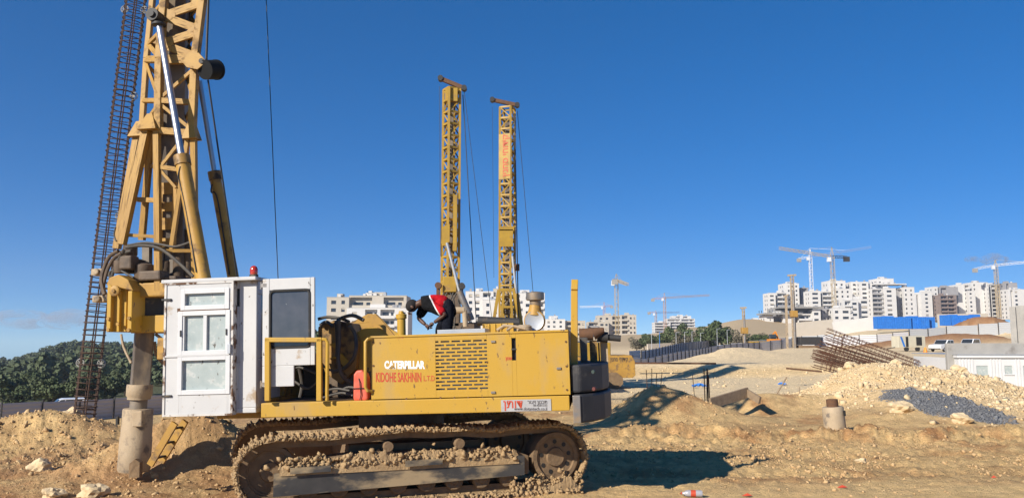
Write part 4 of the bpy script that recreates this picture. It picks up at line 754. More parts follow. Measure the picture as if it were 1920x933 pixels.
E_ = [(0,1),(1,2),(2,3),(3,4),(4,5),(5,6),(2,7),(7,8),(8,9),(2,10),(10,11),(11,12),(0,13),(13,14),(14,15),(15,16),(0,17),(17,18),(18,19),(19,20)]
body = skin('body', N, E_, 'skin')
for hnd, el, sgn in ((haN, elN, -1), (haF, elF, 1)):          # hands: palm with five bent fingers, joined into the body's colour
    d0 = (hnd-el).normalized(); sd = d0.cross(Vector((0,1,0))).normalized(); fw = Vector((0,1,0))
    for k in range(4):
        b0_ = hnd+fw*(.024*(k-1.5)); ln = (.075,.085,.08,.062)[k]; skin('finger', [(b0_-d0*.05,.012),(b0_+d0*.02,.0105),(b0_+d0*(.02+ln*.45)+sd*.012,.0095),(b0_+d0*(.02+ln*.7)+sd*.045,.008)], [(0,1),(1,2),(2,3)], 'skin', sub=1)
    skin('palm', [(hnd-d0*.09,.03),(hnd-d0*.04,(.022,.042)),(hnd+d0*.01,(.018,.045))], [(0,1),(1,2)], 'skin', sub=1); skin('thumb', [(hnd-d0*.05-fw*.03*sgn,.014),(hnd-d0*.01-fw*.055*sgn+sd*.01,.012),(hnd+d0*.03-fw*.05*sgn+sd*.03,.0095)], [(0,1),(1,2)], 'skin', sub=1)
def shirt_mat():
    m = bpy.data.materials.new('red_black_shirt'); m.use_nodes = True; n = m.node_tree.nodes; l = m.node_tree.links; b = n['Principled BSDF']; b.inputs['Roughness'].default_value = .9; b.inputs['Specular IOR Level'].default_value = .1
    tc = n.new('ShaderNodeTexCoord'); sp = n.new('ShaderNodeSeparateXYZ'); l.new(tc.outputs['Object'], sp.inputs[0])
    ad = n.new('ShaderNodeMath'); ad.operation = 'MULTIPLY_ADD'; l.new(sp.outputs['Z'], ad.inputs[0]); ad.inputs[1].default_value = .55; l.new(sp.outputs['X'], ad.inputs[2])
    mr = n.new('ShaderNodeMapRange'); l.new(ad.outputs[0], mr.inputs[0]); zc = chest.z*.55+chest.x; mr.inputs[1].default_value = zc-.5; mr.inputs[2].default_value = zc+.5
    r = n.new('ShaderNodeValToRGB'); r.color_ramp.interpolation = 'CONSTANT'; e = r.color_ramp.elements; e[0].position = 0; e[0].color = (.01,.01,.011,1); e[1].position = .575; e[1].color = (.7,.68,.66,1)
    x = e.new(.60); x.color = (.50,.012,.018,1); l.new(mr.outputs[0], r.inputs[0]); l.new(r.outputs[0], b.inputs['Base Color']); 
    w = n.new('ShaderNodeTexNoise'); w.inputs['Scale'].default_value = 9; w.inputs['Detail'].default_value = 3; l.new(tc.outputs['Object'], w.inputs['Vector']); bp = n.new('ShaderNodeBump'); bp.inputs['Distance'].default_value = .03; l.new(w.outputs['Fac'], bp.inputs['Height']); l.new(bp.outputs[0], b.inputs['Normal']); return m
M['shirt'] = shirt_mat(); M['trouser'] = mat('navy_trousers', (.008,.009,.014), (.013,.014,.02), 9, .95, spec=.05, bump=.01, bscale=12); M['cap_cloth'] = mat('black_cap', (.012,.011,.011), (.02,.018,.018), 20, .9)
skin('shirt', [(hip.lerp(chest,-.05),(.185,.175)), (hip.lerp(chest,.5)+Vector((0,0,-.03)),(.22,.2)), (chest+Vector((0,0,-.03)),(.215,.225)), (neck.lerp(chest,.1),(.115,.11)), (shN,.11), (shN.lerp(elN,.55),.10), (shN.lerp(elN,.95),.085), (shF,.11), (shF.lerp(elF,.55),.1), (shF.lerp(elF,.98),.08)], [(0,1),(1,2),(2,3),(2,4),(4,5),(5,6),(2,7),(7,8),(8,9)], 'shirt')
skin('trousers', [(hip.lerp(chest,.1),(.17,.165)), (hip,(.175,.17)), (hip+Vector((0,-.11,-.07)),.135), (kneeN,.1), (ftN+Vector((0,0,.04)),.068), (hip+Vector((0,.11,-.07)),.115), (kneeF,.085), (ftF+Vector((0,0,.04)),.068)], [(0,1),(1,2),(2,3),(3,4),(1,5),(5,6),(6,7)], 'trouser')
hd_ = (head-neck).normalized(); hv = hd_.cross(Vector((0,1,0))).normalized()
if hv.z < 0: hv = -hv
def ell(name, c, rr, material, ax3, n=12):
    bm = bmesh.new(); bmesh.ops.create_uvsphere(bm, u_segments=20, v_segments=n, radius=1); mx = Matrix(ax3).transposed()
    for v_ in bm.verts: v_.co = c + mx @ Vector((v_.co.x*rr[0], v_.co.y*rr[1], v_.co.z*rr[2]))
    m = bpy.data.meshes.new(name); bm.to_mesh(m); bm.free(); return put(name, m, material, per, smooth=True)
fdir = Vector((-.62,0,-.78)); updir = Vector((-.78,0,.62)); vax = Vector((0,1,0))
ell('hair', head+updir*.03-fdir*.02, (.118,.105,.105), 'cap_cloth', (fdir, vax, updir)); ell('nose', head+fdir*.118-updir*.02, (.022,.018,.03), 'skin', (fdir, vax, updir)); ell('ear', head-vax*.098-fdir*.015-updir*.01, (.025,.012,.035), 'skin', (fdir, vax, updir))
ell('mouth', head+fdir*.108-updir*.06, (.01,.028,.009), 'shirt' if False else 'cap_cloth', (fdir, vax, updir))
for sg in (-1, 1): ell('eye', head+fdir*.10+vax*.036*sg+updir*.012, (.013,.015,.012), 'white_text', (fdir, vax, updir)); ell('shoe', (ftN if sg < 0 else ftF)+Vector((-.07,0,-.02)), (.15,.055,.05), 'black', ((1,0,0), (0,1,0), (0,0,1)))
# ---- rebar cages
def cage(name, lab, p, q, rad_, nb, step, br, grp, material='rebar', bands=(), over=.0):
    p = Vector(p); q = Vector(q); d_ = (q-p); Lg = d_.length; d_.normalize(); root = empty(name, p, lab, 'rebar cage', grp); a = d_.orthogonal().normalized(); b = d_.cross(a)
    mx = Matrix((a, b, d_)).transposed().to_4x4(); root.matrix_basis = Matrix.Translation(p) @ mx
    bar = MB().cyl((0,0,-over),(0,0,Lg+over), br, n=6).mesh('bar'); bar.materials.append(M[material])
    for k in range(nb): t = 2*math.pi*(k+.3)/nb; put('bar', bar, None, root, loc=(rad_*math.cos(t), rad_*math.sin(t), random.uniform(-.12,.12)*(over > 0)))
    ring = MB().tube([(rad_*1.04*math.cos(2*math.pi*k/18), rad_*1.04*math.sin(2*math.pi*k/18), 0) for k in range(19)], br*.75, 5).mesh('hoop'); ring.materials.append(M[material])
    n = int(Lg/step)
    for i in range(n+1): o = put('hoop', ring, None, root, loc=(0,0,i*Lg/n+random.uniform(-.15,.15)*step)); o.rotation_euler = (random.uniform(-.05,.05), random.uniform(-.05,.05), 0)
    band = MB().tube([(rad_*.95*math.cos(2*math.pi*k/20), rad_*.95*math.sin(2*math.pi*k/20), 0) for k in range(21)], .018, 6).mesh('stiffener_ring'); band.materials.append(M[material])
    for z in bands: put('stiffener_ring', band, None, root, loc=(0,0,z))
    return root, a, b
pb, pt_ = W(155,822,20.6), W(262,-60,21.2); pb.z = gz(pb.x, pb.y)-.05
cg, ca, cb = cage('rebar_cage', 'tall upright rebar cage hung left of the drilling mast', pb, pt_, .26, 6, .15, .017, 'rebar cages', bands=(.25, 8.6))
Lc = (pt_-pb).length; whl = MB().tube([(.1*math.cos(2*math.pi*k/16),0,.1*math.sin(2*math.pi*k/16)) for k in range(17)], .014, 6)
for k in range(4): t = math.pi*k/4; whl.bar((.1*math.cos(t),0,.1*math.sin(t)),(-.1*math.cos(t),0,-.1*math.sin(t)), .014)
wm = whl.mesh('spacer_wheel'); wm.materials.append(M['concrete'])
for y, s in ((28,-1),(28,1),(205,1),(440,1),(715,-1),(715,1)):
    f_ = (815-y)/(815+60); o = put('spacer_wheel', wm, None, cg); cx = cg.matrix_basis.to_3x3().inverted() @ Vector((1,.0,0)); sd_ = Vector((cx.x, cx.y, 0)).normalized()
    o.location = sd_*.27*s + Vector((0,0,f_*Lc)); o.rotation_euler = (0,0,math.atan2(sd_.y, sd_.x))
PILE = [((1566,629),(1742,692),50.5,49,'topmost rusty cage of the slanted rebar cage stack'), ((1562,648),(1720,698),50,48.6,'second cage down in the slanted rebar cage stack'), ((1552,652),(1700,700),52,50,'rear cage in the middle of the slanted rebar cage stack'), ((1545,662),(1690,706),49.5,48,'middle cage of the slanted rebar cage stack'), ((1549,672),(1668,708),51,49.6,'rusty cage tucked behind the bottom of the rebar cage stack'), ((1540,668),(1660,700),53,51.5,'back cage lowest on the left of the rebar cage stack'), ((1542,683),(1640,709),48.6,47.4,'bottom front cage of the rebar cage stack with open round end')]
for i, (a, b, da, db, lab) in enumerate(PILE): cage('rebar_cage', lab, W(*a, da), W(*b, db), .30, 9, .22, .017, 'rebar cages', 'rebar_red', bands=(.5, 3.6), over=.55)
# ---- small things on the ground
p = W(1567,806,22.3); st = empty('steel_pipe_stub', (p.x, p.y, gz(p.x, p.y)-.08), 'short muddy steel casing stub with narrow neck standing in the earth', 'pipe')
st.rotation_euler = (0, rad(-4), 0)
MB().lathe((0,0,0), [(.05,0),(.285,0),(.285,.62),(.275,.78),(.26,.80),(.16,.80),(.05,.80)], 26).build('casing', 'bucket', st, smooth=True); MB().lathe((0,0,.8), [(.05,0),(.155,0),(.155,.19),(.145,.2),(.12,.2),(.12,.02)], 20).build('neck', 'rust', st, smooth=True); MB().box((.18,-.27,.56),(.23,-.2,.7)).build('lug_slot', 'black', st)
def stick(px, y0, y1, D, lean, lab, r=.012, mtl='rebar_red'):
    p = W(px, y0, D); z = gz(p.x, p.y); tp = W(px+lean, y1, D); o = MB().cyl((0,0,-.1),(tp.x-p.x, random.uniform(-.05,.05), tp.z-z), r, n=6).build('starter_bar', mtl, loc=(p.x, D, z)); return tag(o, lab, 'rebar', 'rusty starter bars')
for i, (px, y0, y1, ln) in enumerate(((1214,716,693,-2),(1221,716,690,1),(1229,716,698,2),(1236,720,697,5))): stick(px, y0+2, y1, 27.5, ln, ('first','second','third','fourth')[i]+' thin rusty bar from the left on the mound behind the counterweight')
for i, (px, y0, y1, ln) in enumerate(((1322,751,690,-2),(1325,751,690,0),(1328,751,692,-1),(1331,750,704,-3))): stick(px, y0, y1, 29, ln, ('leftmost','second','third','rightmost short')[i]+' bar of the rusty bundle standing beside the blue rag', .018)
stick(1304,746,703,29.5,-5,'lone leaning rusty bar left of the upright bar bundle'); stick(1452,732,706,38,24,'slanted grey stick leaning in the pale pit', .03, 'wood'); stick(1500,755,725,30,-1,'short upright stick at the left foot of the rubble heap', .015, 'wood')
def rag(px, py, D, s, lab):
    p = W(px, py, D); z = gz(p.x, p.y); n = 9; vs = []
    for i in range(n):
        for j in range(n): x = (i/(n-1)-.5)*s; y = (j/(n-1)-.5)*s*.6; vs.append((x, y, .04+.28*s*abs(math.sin(i*1.1+j*.7))*(1-abs(x/s))+random.uniform(0,.05)))
    fs = [(i*n+j,(i+1)*n+j,(i+1)*n+j+1,i*n+j+1) for i in range(n-1) for j in range(n-1)]
    o = MB().add(vs, fs).build('plastic_sheet', 'blueplastic', loc=(p.x, D, z)); s_ = o.modifiers.new('t','SOLIDIFY'); s_.thickness = .01; return tag(o, lab, 'plastic sheet')
rag(1311,711,44,.75,'crumpled blue plastic rag beside the rusty bar bundle'); rag(1466,704,47,.45,'small blue plastic scrap near the rubble heap')
def plank(a, b, D0, D1, w, t, lab, material='wood', lift=.05):
    p, q = W(*a, D0), W(*b, D1); p.z = max(p.z, gz(p.x, p.y)+lift); q.z = max(q.z, gz(q.x, q.y)+lift); m = (p+q)/2; return tag(MB().bar(p-m, q-m, w, t, side=(0,0,1)).build('plank', material, loc=m), lab, 'plank', 'loose planks')
plank((1332,762),(1402,735),26.6,27.6,.10,.34,'dark weathered board lying slanted on the low mound'); plank((1400,735),(1425,750),27.6,27.0,.08,.24,'short pale board leaning against the slanted dark board')
plank((1178,680),(1342,681),57.2,57.6,.16,.12,'long thin timber lying along the edge of the pit', 'rust'); plank((1475,690),(1540,696),46,46,.2,.1,'dark plank on the bank near the rebar cages', 'rust')
M['bottle'] = mat('clear_bottle_plastic', (.36,.36,.38), (.3,.3,.33), 12, .2)
p = W(1300,920,13.5); z = gz(p.x, 13.5); bt = MB().lathe((0,0,0), [(.01,0),(.05,.004),(.055,.03),(.055,.22),(.045,.27),(.018,.31),(.018,.33)], 16, axis=(-1,.15,0)).build('plastic_bottle', 'bottle', smooth=True, loc=(p.x+.15, 13.5, z+.06)); tag(bt, 'discarded plastic drink bottle with red label on the foreground ground', 'bottle')
MB().lathe(Vector((-1,.15,0)).normalized()*.11, [(.0565,0),(.0565,.08)], 16, axis=(-1,.15,0)).build('bottle_label', 'red_text', bt, smooth=True); MB().lathe(Vector((-1,.15,0)).normalized()*.33, [(.02,0),(.02,.02)], 10, axis=(-1,.15,0)).build('bottle_cap', 'red_text', bt)
for i, (px, py, lab) in enumerate(((1388,918,'small torn strip of red tape on the ground right of the bottle'), (1562,904,'folded red tape scrap on the bare ground at far right'), (1840,884,'tiny red scrap on the ground at the right edge'))):
    D_ = CAMZ*F/(py-640); x = (px-960)/F*D_; s = .16 if i < 2 else .09; z = gz(x, D_)
    tag(MB().prism([(-.5*s,0,.01),(.1*s,.1*s,.05),(.5*s,-.2*s,.02),(.1*s,-.2*s,.015)], (0,0,.004)).build('tape_scrap', 'red_text', loc=(x, D_, z)), lab, 'litter', 'red tape scraps')
# ------------------------------------------------------------------ the other drilling rigs
def far_rig(name, lab, px, D, ytop, w, yaw, sign=False, head=((-22,-14),(22,4)), material='yellow_far'):
    b = W(px, 640, D); z0 = gz(b.x, b.y); top = W(px, ytop, D).z-z0; root = empty(name, (b.x, b.y, z0), lab, 'drilling rig', 'crawler drilling rigs')
    cy, sy = math.cos(yaw), math.sin(yaw); P = lambda a, b_, z: Vector((a*cy-b_*sy, a*sy+b_*cy, z)); h = w/2; zb = 1.2
    cr = [(-h,-h),(h,-h),(h,h),(-h,h)]; ms = MB()
    for a, b_ in cr: ms.bar(P(a,b_,zb), P(a,b_,top), .12, .12)
    ms = ms.build('mast', material, root); n = int((top-zb)/(.95*w))
    for i in range(n+1):
        z = zb+(top-zb)*i/n; z2 = zb+(top-zb)*(i+1)/n
        for k in range(4):
            a, c = cr[k], cr[(k+1) % 4]
            beam('cross_member', P(*a,z), P(*c,z), .10, .07, material, ms)
            if i < n: beam('brace', P(*(a if i % 2 else c),z), P(*(c if i % 2 else a),z2), .06, .06, material, ms)
    MB().bar(P(0,0,.5), P(0,0,top-.6), w*.32, w*.32).build('kelly_bar', 'kelly', root)
    s = D/F; hb = [Vector((dx*s, -.1*dx*s, top+.25-dy*s)) for dx, dy in head]
    hd = MB().bar(hb[0], hb[1], .2, .2).build('mast_head', 'rust', root)
    for q in hb: MB().cyl(q+Vector((0,-.18,0)), q+Vector((0,.18,0)), .14, n=14).build('rope_sheave', 'dark', root)
    MB().box((-h,-h-.02,top-.7),(h,h,top-.02)).build('head_plate', material, ms) if not sign else None
    # carrier: tracks, house, counterweight
    MB().box((.9,-1.3,1.05),(6.6,1.3,1.35)).build('main_frame', material, root); MB().box((2.6,-1.25,1.35),(5.6,1.25,2.5)).build('hood', material, root, bevel=.05)
    MB().prism([(5.4,-1.35,.62),(6.75,-1.35,.62),(6.9,-1.35,.75),(6.88,-1.35,1.5),(6.7,-1.35,1.82),(5.4,-1.35,1.82)], (0,2.7,0)).build('counterweight', 'yellow_worn', root, bevel=.02)
    cb = MB().box((.9,-1.4,1.35),(2.3,-.2,2.95)).build('cab', 'white', root, bevel=.03); MB().box((1.05,-1.42,1.95),(2.15,-1.4,2.8)).build('cab_window', 'glass', cb)
    for sy_ in (-1.25, 1.25):
        tr = MB().prism([(.6,sy_-.3,.3),(.9,sy_-.3,.02),(5.9,sy_-.3,.02),(6.2,sy_-.3,.3),(6.2,sy_-.3,.6),(5.9,sy_-.3,.9),(.9,sy_-.3,.9),(.6,sy_-.3,.6)], (0,.6,0)).build('track', 'mud_dark', root)
        for k in range(24): beam('track_shoe', (.85+k*.22, sy_, .93), (1.0+k*.22, sy_, .93), .05, .62, 'mud_dark', tr, side=(0,0,1))
    MB().box((.3,-.6,1.2),(1.2,.6,1.9)).box((-.7,-.6,1.0),(.5,.6,1.5)).build('mast_foot', material, root)
    return root, ms, P, h, top, z0, b
M['faded_text'] = mat('faded_red_lettering', (.5,.07,.03), (.48,.1,.04), 20, .6)
def rel(px, py, D, root): p = W(px, py, D); return p-root.location
r2, m2, P2, h2, t2, z2, b2 = far_rig('drilling_rig', 'yellow lattice mast drilling rig standing behind the bending worker', 843, 40, 168, .63, rad(32), head=((-22,-13),(24,8)))
q = lambda x, y, D=39.2: rel(x, y, D, r2)
MB().prism([q(829,425), q(843,420), q(843,452), q(836,462), q(827,456)], (0,.12,0)).build('ram_bracket', 'yellow_far', r2); MB().box(q(830,547)+Vector((0,0,0)), q(856,518)+Vector((0,.9,0))).build('rotary_head', 'yellow_far', r2, bevel=.03)
o = MB().cyl(q(861,545), q(884,600), .17, n=14).build('mast_ram', 'steel', r2, smooth=True); MB().cyl(q(838,455), q(861,545), .075, n=12).build('ram_rod', 'tin', o, smooth=True)
MB().box(q(849,470), q(857,365)+Vector((0,.5,0))).build('side_plate', 'yellow_far', m2)
MB().cyl(q(822,535)+Vector((0,-.2,0)), q(822,535)+Vector((0,.2,0)), .16, n=14).box(q(818,552), q(824,535)+Vector((0,.3,0))).build('side_motor', 'rust', r2); MB().cyl(q(866,536)+Vector((0,-.2,0)), q(866,536)+Vector((0,.2,0)), .16, n=14).box(q(863,562), q(868,540)+Vector((0,.3,0))).build('side_motor', 'dark', r2)
for i in range(6): x = 832+6*i; MB().tube([q(x,548), q(x+random.uniform(-9,9),565), q(x+random.uniform(-14,14),585), q(x+random.uniform(-12,12),600), q(x,618)], .032, 6).build('hydraulic_hose', 'hose', r2, smooth=True)
MB().box(q(838,612), q(862,552)+Vector((0,.8,0))).box(q(826,622), q(900,604)+Vector((0,1,0))).build('drive_unit', 'grease', r2, bevel=.04); MB().cyl(q(845,581,38.6), q(871,581,38.6), .16, n=12).cyl(q(871,581,38.6), q(873,612,38.6), .13, n=12).build('elbow_pipe', 'bucket', r2, smooth=True)
for a, b, r in ((q(868,178,40), q(894,620,40), .022), (q(870,170,40), q(925,620,40), .014), (q(824,162,40), q(826,480,40), .012)): MB().cyl(a, b, r, n=6).build('wire_rope', 'black', r2)
r3, m3, P3, h3, t3, z3, b3 = far_rig('drilling_rig', 'yellow lattice mast drilling rig with lettered panel on its mast', 951, 45, 203, .66, rad(-22), sign=True, head=((-29,-9),(19,3)))
q = lambda x, y, D=44.2: rel(x, y, D, r3)
sz0, sz1 = rel(950,338,45,r3).z, rel(950,254,45,r3).z; sp = MB().add([P3(-h3-.03,-h3-.04,sz0), P3(h3+.03,-h3-.04,sz0), P3(h3+.03,-h3-.04,sz1), P3(-h3-.03,-h3-.04,sz1), P3(-h3-.03,-h3-.08,sz0), P3(h3+.03,-h3-.08,sz0), P3(h3+.03,-h3-.08,sz1), P3(-h3-.03,-h3-.08,sz1)], [(0,1,2,3),(4,5,6,7),(0,1,5,4),(1,2,6,5),(2,3,7,6),(3,0,4,7)]).build('name_panel', 'yellow_far', m3)
text('קידוחי סחנין'[::-1], .52, sp, 'panel_lettering', 'faded_text', lambda x, y, z: P3(.2-y*.95, -h3-.085-z, sz0+.12+x*1.0), sx=(sz1-sz0-.25)/(5.2*.52) if False else .92, bold=.012)
for a, b, w in (((935,543),(925,606),.17), ((944,545),(940,606),.13), ((957,545),(961,606),.13), ((962,540),(975,606),.17), ((935,543),(962,543),.16), ((938,575),(964,575),.12)): beam('mast_leg', q(*a), q(*b), w, w, 'yellow_far', m3)
MB().box(q(936,432), q(964,424)+Vector((0,.9,0))).box(q(936,462), q(962,430)+Vector((.0,.1,0))).build('clamp_frame', 'yellow_far', m3)
o = MB().cyl(q(968,550), q(978,618), .14, n=12).build('mast_ram', 'yellow_far', r3, smooth=True); MB().cyl(q(961,480), q(968,550), .07, n=10).build('ram_rod', 'tin', o, smooth=True); MB().cyl(q(969,501)+Vector((-.1,0,0)), q(974,501), .2, n=12).build('side_sheave', 'rust', r3)
for a, b, r in ((q(970,208,45), q(1004,600,45), .016), (q(923,200,45), q(926,520,45), .010), (q(965,215,44), q(972,600,44), .03)): MB().cyl(a, b, r, n=6).build('wire_rope', 'black', r3)
tt = text('קידוחי סחנין'[::-1], .3, r3, 'rear_lettering', 'dark_text', lambda x, y, z: Vector((5.55+x*.62, -1.36-z, 1.5+y)), bold=.004)
# small distant rigs and plant
def small_rig(px, D, y0, y1, lab, w=.7, twin=False, material='bucket'):
    b = W(px, y0, D); z = gz(b.x, b.y)-.3; root = empty('drilling_rig', (b.x, D, z), lab, 'drilling rig', 'crawler drilling rigs'); top = W(px, y1, D).z-z; m = MB(); h = w/2
    for sx in (-h, h):
        for sy in (-h, h): m.bar((sx,sy,.5), (sx,sy,top), .11, .11)
    k = 0; zz = .5
    while zz < top-.8: m.bar((-h,-h,zz), (h,-h,zz+.8), .1); m.bar((-h,h,zz+.8), (-h,-h,zz), .1); m.bar((-h,-h,zz), (h,-h,zz), .1); zz += .8
    m.bar((-w*1.6,0,top+.1), (w*1.6,0,top+.2), .35, .3).build('mast', material, root)
    MB().cyl((0,-.4,.1), (0,-.4,top*.8), .22, n=10).build('kelly_bar', 'steel', root)
    if twin: MB().bar((-1.5,0,.3), (-1.4,0,top*.72), .4, .4).bar((-1.9,0,top*.72), (-.9,0,top*.74), .3, .3).build('boom', material, root)
    MB().box((.8,-1.2,1.0),(5,1.2,2.6)).build('house', 'yellow_far' if not twin else 'dark', root, bevel=.1); MB().box((.4,-1.5,.0),(4.6,-.9,.9)).box((.4,.9,0),(4.6,1.5,.9)).build('crawler', 'mud_dark', root, bevel=.2); MB().box((-.6,-.8,top*.44),(.7,.6,top*.44+1.3)).build('rotary_head', 'yellow_worn', root, bevel=.1)
    return root
small_rig(1490, 165, 650, 517, 'distant dusty drilling rig with two masts before the unfinished block', .55, True); small_rig(1396, 172, 648, 578, 'distant slim striped drilling mast near the tree row', .42)
b = W(1452,643,175); z = gz(b.x, 175); ex = empty('excavator', (b.x, 175, z), 'tiny orange excavator far beyond the fence', 'excavator'); M['orange'] = mat('orange_paint', (.75,.27,.02), (.65,.22,.02), 2, .5)
MB().box((-1.3,-1.2,1.0),(1.5,1.2,2.3)).build('house', 'orange', ex, bevel=.1); MB().box((-1.5,-1.4,0),(1.5,-.8,.9)).box((-1.5,.8,0),(1.5,1.4,.9)).build('crawler', 'dark', ex, bevel=.2); MB().bar((.8,-.3,2),(.2,-.3,3.9),.3,.3).bar((.2,-.3,3.9),(-.6,-.3,3.0),.25,.25).build('boom', 'orange', ex); MB().box((-1.2,-1.15,2.3),(.1,-.1,3.3)).build('cab', 'glass', ex, bevel=.08)
# ------------------------------------------------------------------ fences
pm = MB(); n = 6; pv = []
for i in range(n*2+1): pv += [(-.5, -.012-(.03 if i % 2 else 0), i/(n*2)), (.5, -.012-(.03 if i % 2 else 0), i/(n*2))]
PANEL = {}
def fence(name, lab, pts, h, material, step=3.0, post='black', sink=.2, posts=True):
    if material not in PANEL:
        m = MB().add(pv+[(x, .012, z) for x, y, z in pv], [(2*i,2*i+1,2*i+3,2*i+2) for i in range(n*2)]+[(26+2*i,26+2*i+2,26+2*i+3,26+2*i+1) for i in range(n*2)]+[(0,26,27,1),(24,25,51,50)]).mesh('panel'); m.materials.append(M[material]); PANEL[material] = m
    P = dense(pts, step); root = empty(name, (P[0][0], P[0][1], gz(*P[0])), lab, 'fence', 'site fences'); o = root.location
    for i, (a, b) in enumerate(zip(P, P[1:])):
        za, zb = gz(*a)-sink, gz(*b)-sink; d_ = Vector((b[0]-a[0], b[1]-a[1], zb-za)); L = d_.length; X = d_; Y = Vector((-d_.y, d_.x, 0)).normalized()*1.0; Z = Vector((0,0,h))
        mx = Matrix((X*.985, Y, Z)).transposed().to_4x4(); mx.translation = Vector(((a[0]+b[0])/2, (a[1]+b[1])/2, (za+zb)/2))-o; put('panel', PANEL[material], None, root, matrix=mx)
        if posts: nn = Vector((d_.y, -d_.x, 0)).normalized()*.1; nn = nn if nn.y < 0 else -nn; p = Vector((a[0], a[1], za))-o+nn; beam('post', p-Vector((0,0,.3)), p+Vector((0,0,h+.15)), .1, .1, post, root)
    return root
fence('fence', 'grey sheet fence with black posts running along the near side of the road', px_path([(1183,96),(1250,112),(1330,146),(1420,168),(1500,176),(1575,172),(1640,168),(1700,166)]), 2.2, 'fence')
fence('fence', 'tall grey sheet fence on the far side of the road behind the van', px_path([(1200,124),(1250,150),(1300,205),(1345,262)]), 2.7, 'fence', 3.4)
fence('fence', 'short white sheet fence end left of the grey fences', px_path([(1178,119),(1199,123.5)]), 2.8, 'fence_light', 3, posts=False)
fence('fence', 'pale sheet fence behind the brown earth heaps on the right', px_path([(1700,166),(1770,168),(1830,168),(1905,167)]), 2.6, 'fence_light', 3.4)
fence('fence', 'distant pale sheet fence below the far houses', px_path([(1400,205),(1470,215),(1560,212)]), 2.2, 'fence_light', 4)
fence('fence', 'grey sheet fence with black posts in the valley on the left', [(-52,68),(-46,73.5),(-41,84),(-36,98),(-30,118)], 2.2, 'fence')
# ------------------------------------------------------------------ vehicles
M['carwhite'] = mat('white_car_paint', (.8,.8,.8), (.76,.76,.76), 1, .25, spec=.6); M['lampglass'] = mat('lamp_glass', (.6,.6,.62), None, 1, .1); M['tyre'] = mat('tyre', (.02,.02,.02), (.03,.03,.03), 5, .8)
def car(name, lab, cat, p, rz, prof, gl, wheels, wd=1.75, paint='carwhite'):
    root = empty(name, p, lab, cat, 'parked vehicles', rz); body = MB().prism([(x, -wd/2, z) for x, z in prof], (0, wd, 0)).build('body', paint, root, bevel=.06)
    for quad in gl:
        for y in (-wd/2-.012, wd/2+.002): MB().prism([(x, y, z) for x, z in quad], (0,.01,0)).build('side_window', 'glass', body)
    xs = [q for q in gl[0]]; ws = sorted(gl[0]+gl[-1]); a = min(gl[0], key=lambda t: t[0]); t_ = max(gl[0], key=lambda t: (t[1], -t[0]))
    for x in wheels:
        for y in (-wd/2-.01, wd/2-.19): w_ = MB().lathe((x, y, .34), [(.1,0),(.3,0),(.34,.03),(.34,.17),(.3,.2),(.1,.2)], 18, axis=(0,1,0)).build('wheel', 'tyre', root, smooth=True); MB().lathe((x, y-.012 if y < 0 else y+.2, .34), [(.02,0),(.19,0),(.19,.012),(.02,.012)], 14, axis=(0,1,0)).build('rim', 'tin', w_)
    x0 = min(x for x, z in prof)
    for y in (-wd/2+.12, wd/2-.42): MB().box((x0-.015, y, .62), (x0+.05, y+.3, .82)).build('headlight', 'lampglass', body, bevel=.02)
    MB().box((x0-.03, -wd/2+.05, .36), (x0+.03, wd/2-.05, .52)).build('bumper', 'dark', body)
    a1, a2 = gl[0][0], gl[0][-1]; dx = -.07; MB().add([(a1[0]+dx-.1, -wd/2+.1, a1[1]), (a1[0]+dx-.1, wd/2-.1, a1[1]), (a2[0]+dx-.06, wd/2-.14, a2[1]+.05), (a2[0]+dx-.06, -wd/2+.14, a2[1]+.05)], [(0,1,2,3)]).build('windscreen', 'glass', body)
    return root
van = [(-2.2,.3),(-2.25,.75),(-2.1,.95),(-1.3,1.12),(-.75,1.75),(-.4,1.85),(2.0,1.85),(2.2,1.6),(2.25,.3)]; suv = [(-2.3,.35),(-2.35,.8),(-2.2,.98),(-1.1,1.1),(-.5,1.66),(-.2,1.74),(1.9,1.72),(2.3,1.1),(2.35,.35)]
pick = [(-2.5,.35),(-2.55,.8),(-2.4,1.0),(-1.2,1.1),(-.6,1.66),(-.3,1.74),(.8,1.72),(1.0,1.12),(2.55,1.12),(2.6,.4)]
def at_ground(px, D): x = (px-960)/F*D; return (x, D, gz(x, D))
car('van', 'white van driving on the road behind the grey fence', 'van', at_ground(1351,163), rad(28), van, [[(-1.15,1.15),(-.35,1.15),(-.35,1.7),(-.7,1.7)], [(-.2,1.15),(.8,1.15),(.8,1.7),(-.2,1.7)]], (-1.4,1.4))
car('pickup_truck', 'white pickup truck parked behind the rubble heap', 'pickup truck', at_ground(1765,118), rad(32), pick, [[(-1.05,1.13),(-.1,1.13),(-.1,1.64),(-.55,1.64)], [(.0,1.13),(.8,1.13),(.72,1.64),(.0,1.64)]], (-1.6,1.6), 1.85)
M['lime'] = mat('lime_paint', (.5,.6,.08), None, 1, .4); car('car', 'white car with lime stripe partly hidden behind the concrete parapet', 'car', at_ground(1812,128), rad(40), suv, [[(-1.0,1.13),(-.1,1.13),(-.1,1.62),(-.5,1.62)], [(0,1.13),(1.7,1.13),(1.5,1.62),(0,1.62)]], (-1.4,1.4))
car('car', 'white car passing behind the fence in the valley on the left', 'car', (-48.5, 88.5, gz(-48.5,88.5)+.25), rad(35), suv, [[(-1.0,1.13),(-.1,1.13),(-.1,1.62),(-.5,1.62)], [(0,1.13),(1.7,1.13),(1.5,1.62),(0,1.62)]], (-1.4,1.4))
x, y, z = at_ground(1698,122); gen = empty('compressor', (x, y, z), 'beige towed compressor with blue stripe behind the rebar cages', 'compressor', rz=rad(8)); M['beige'] = mat('beige_paint', (.58,.53,.4), (.5,.46,.35), 1, .5)
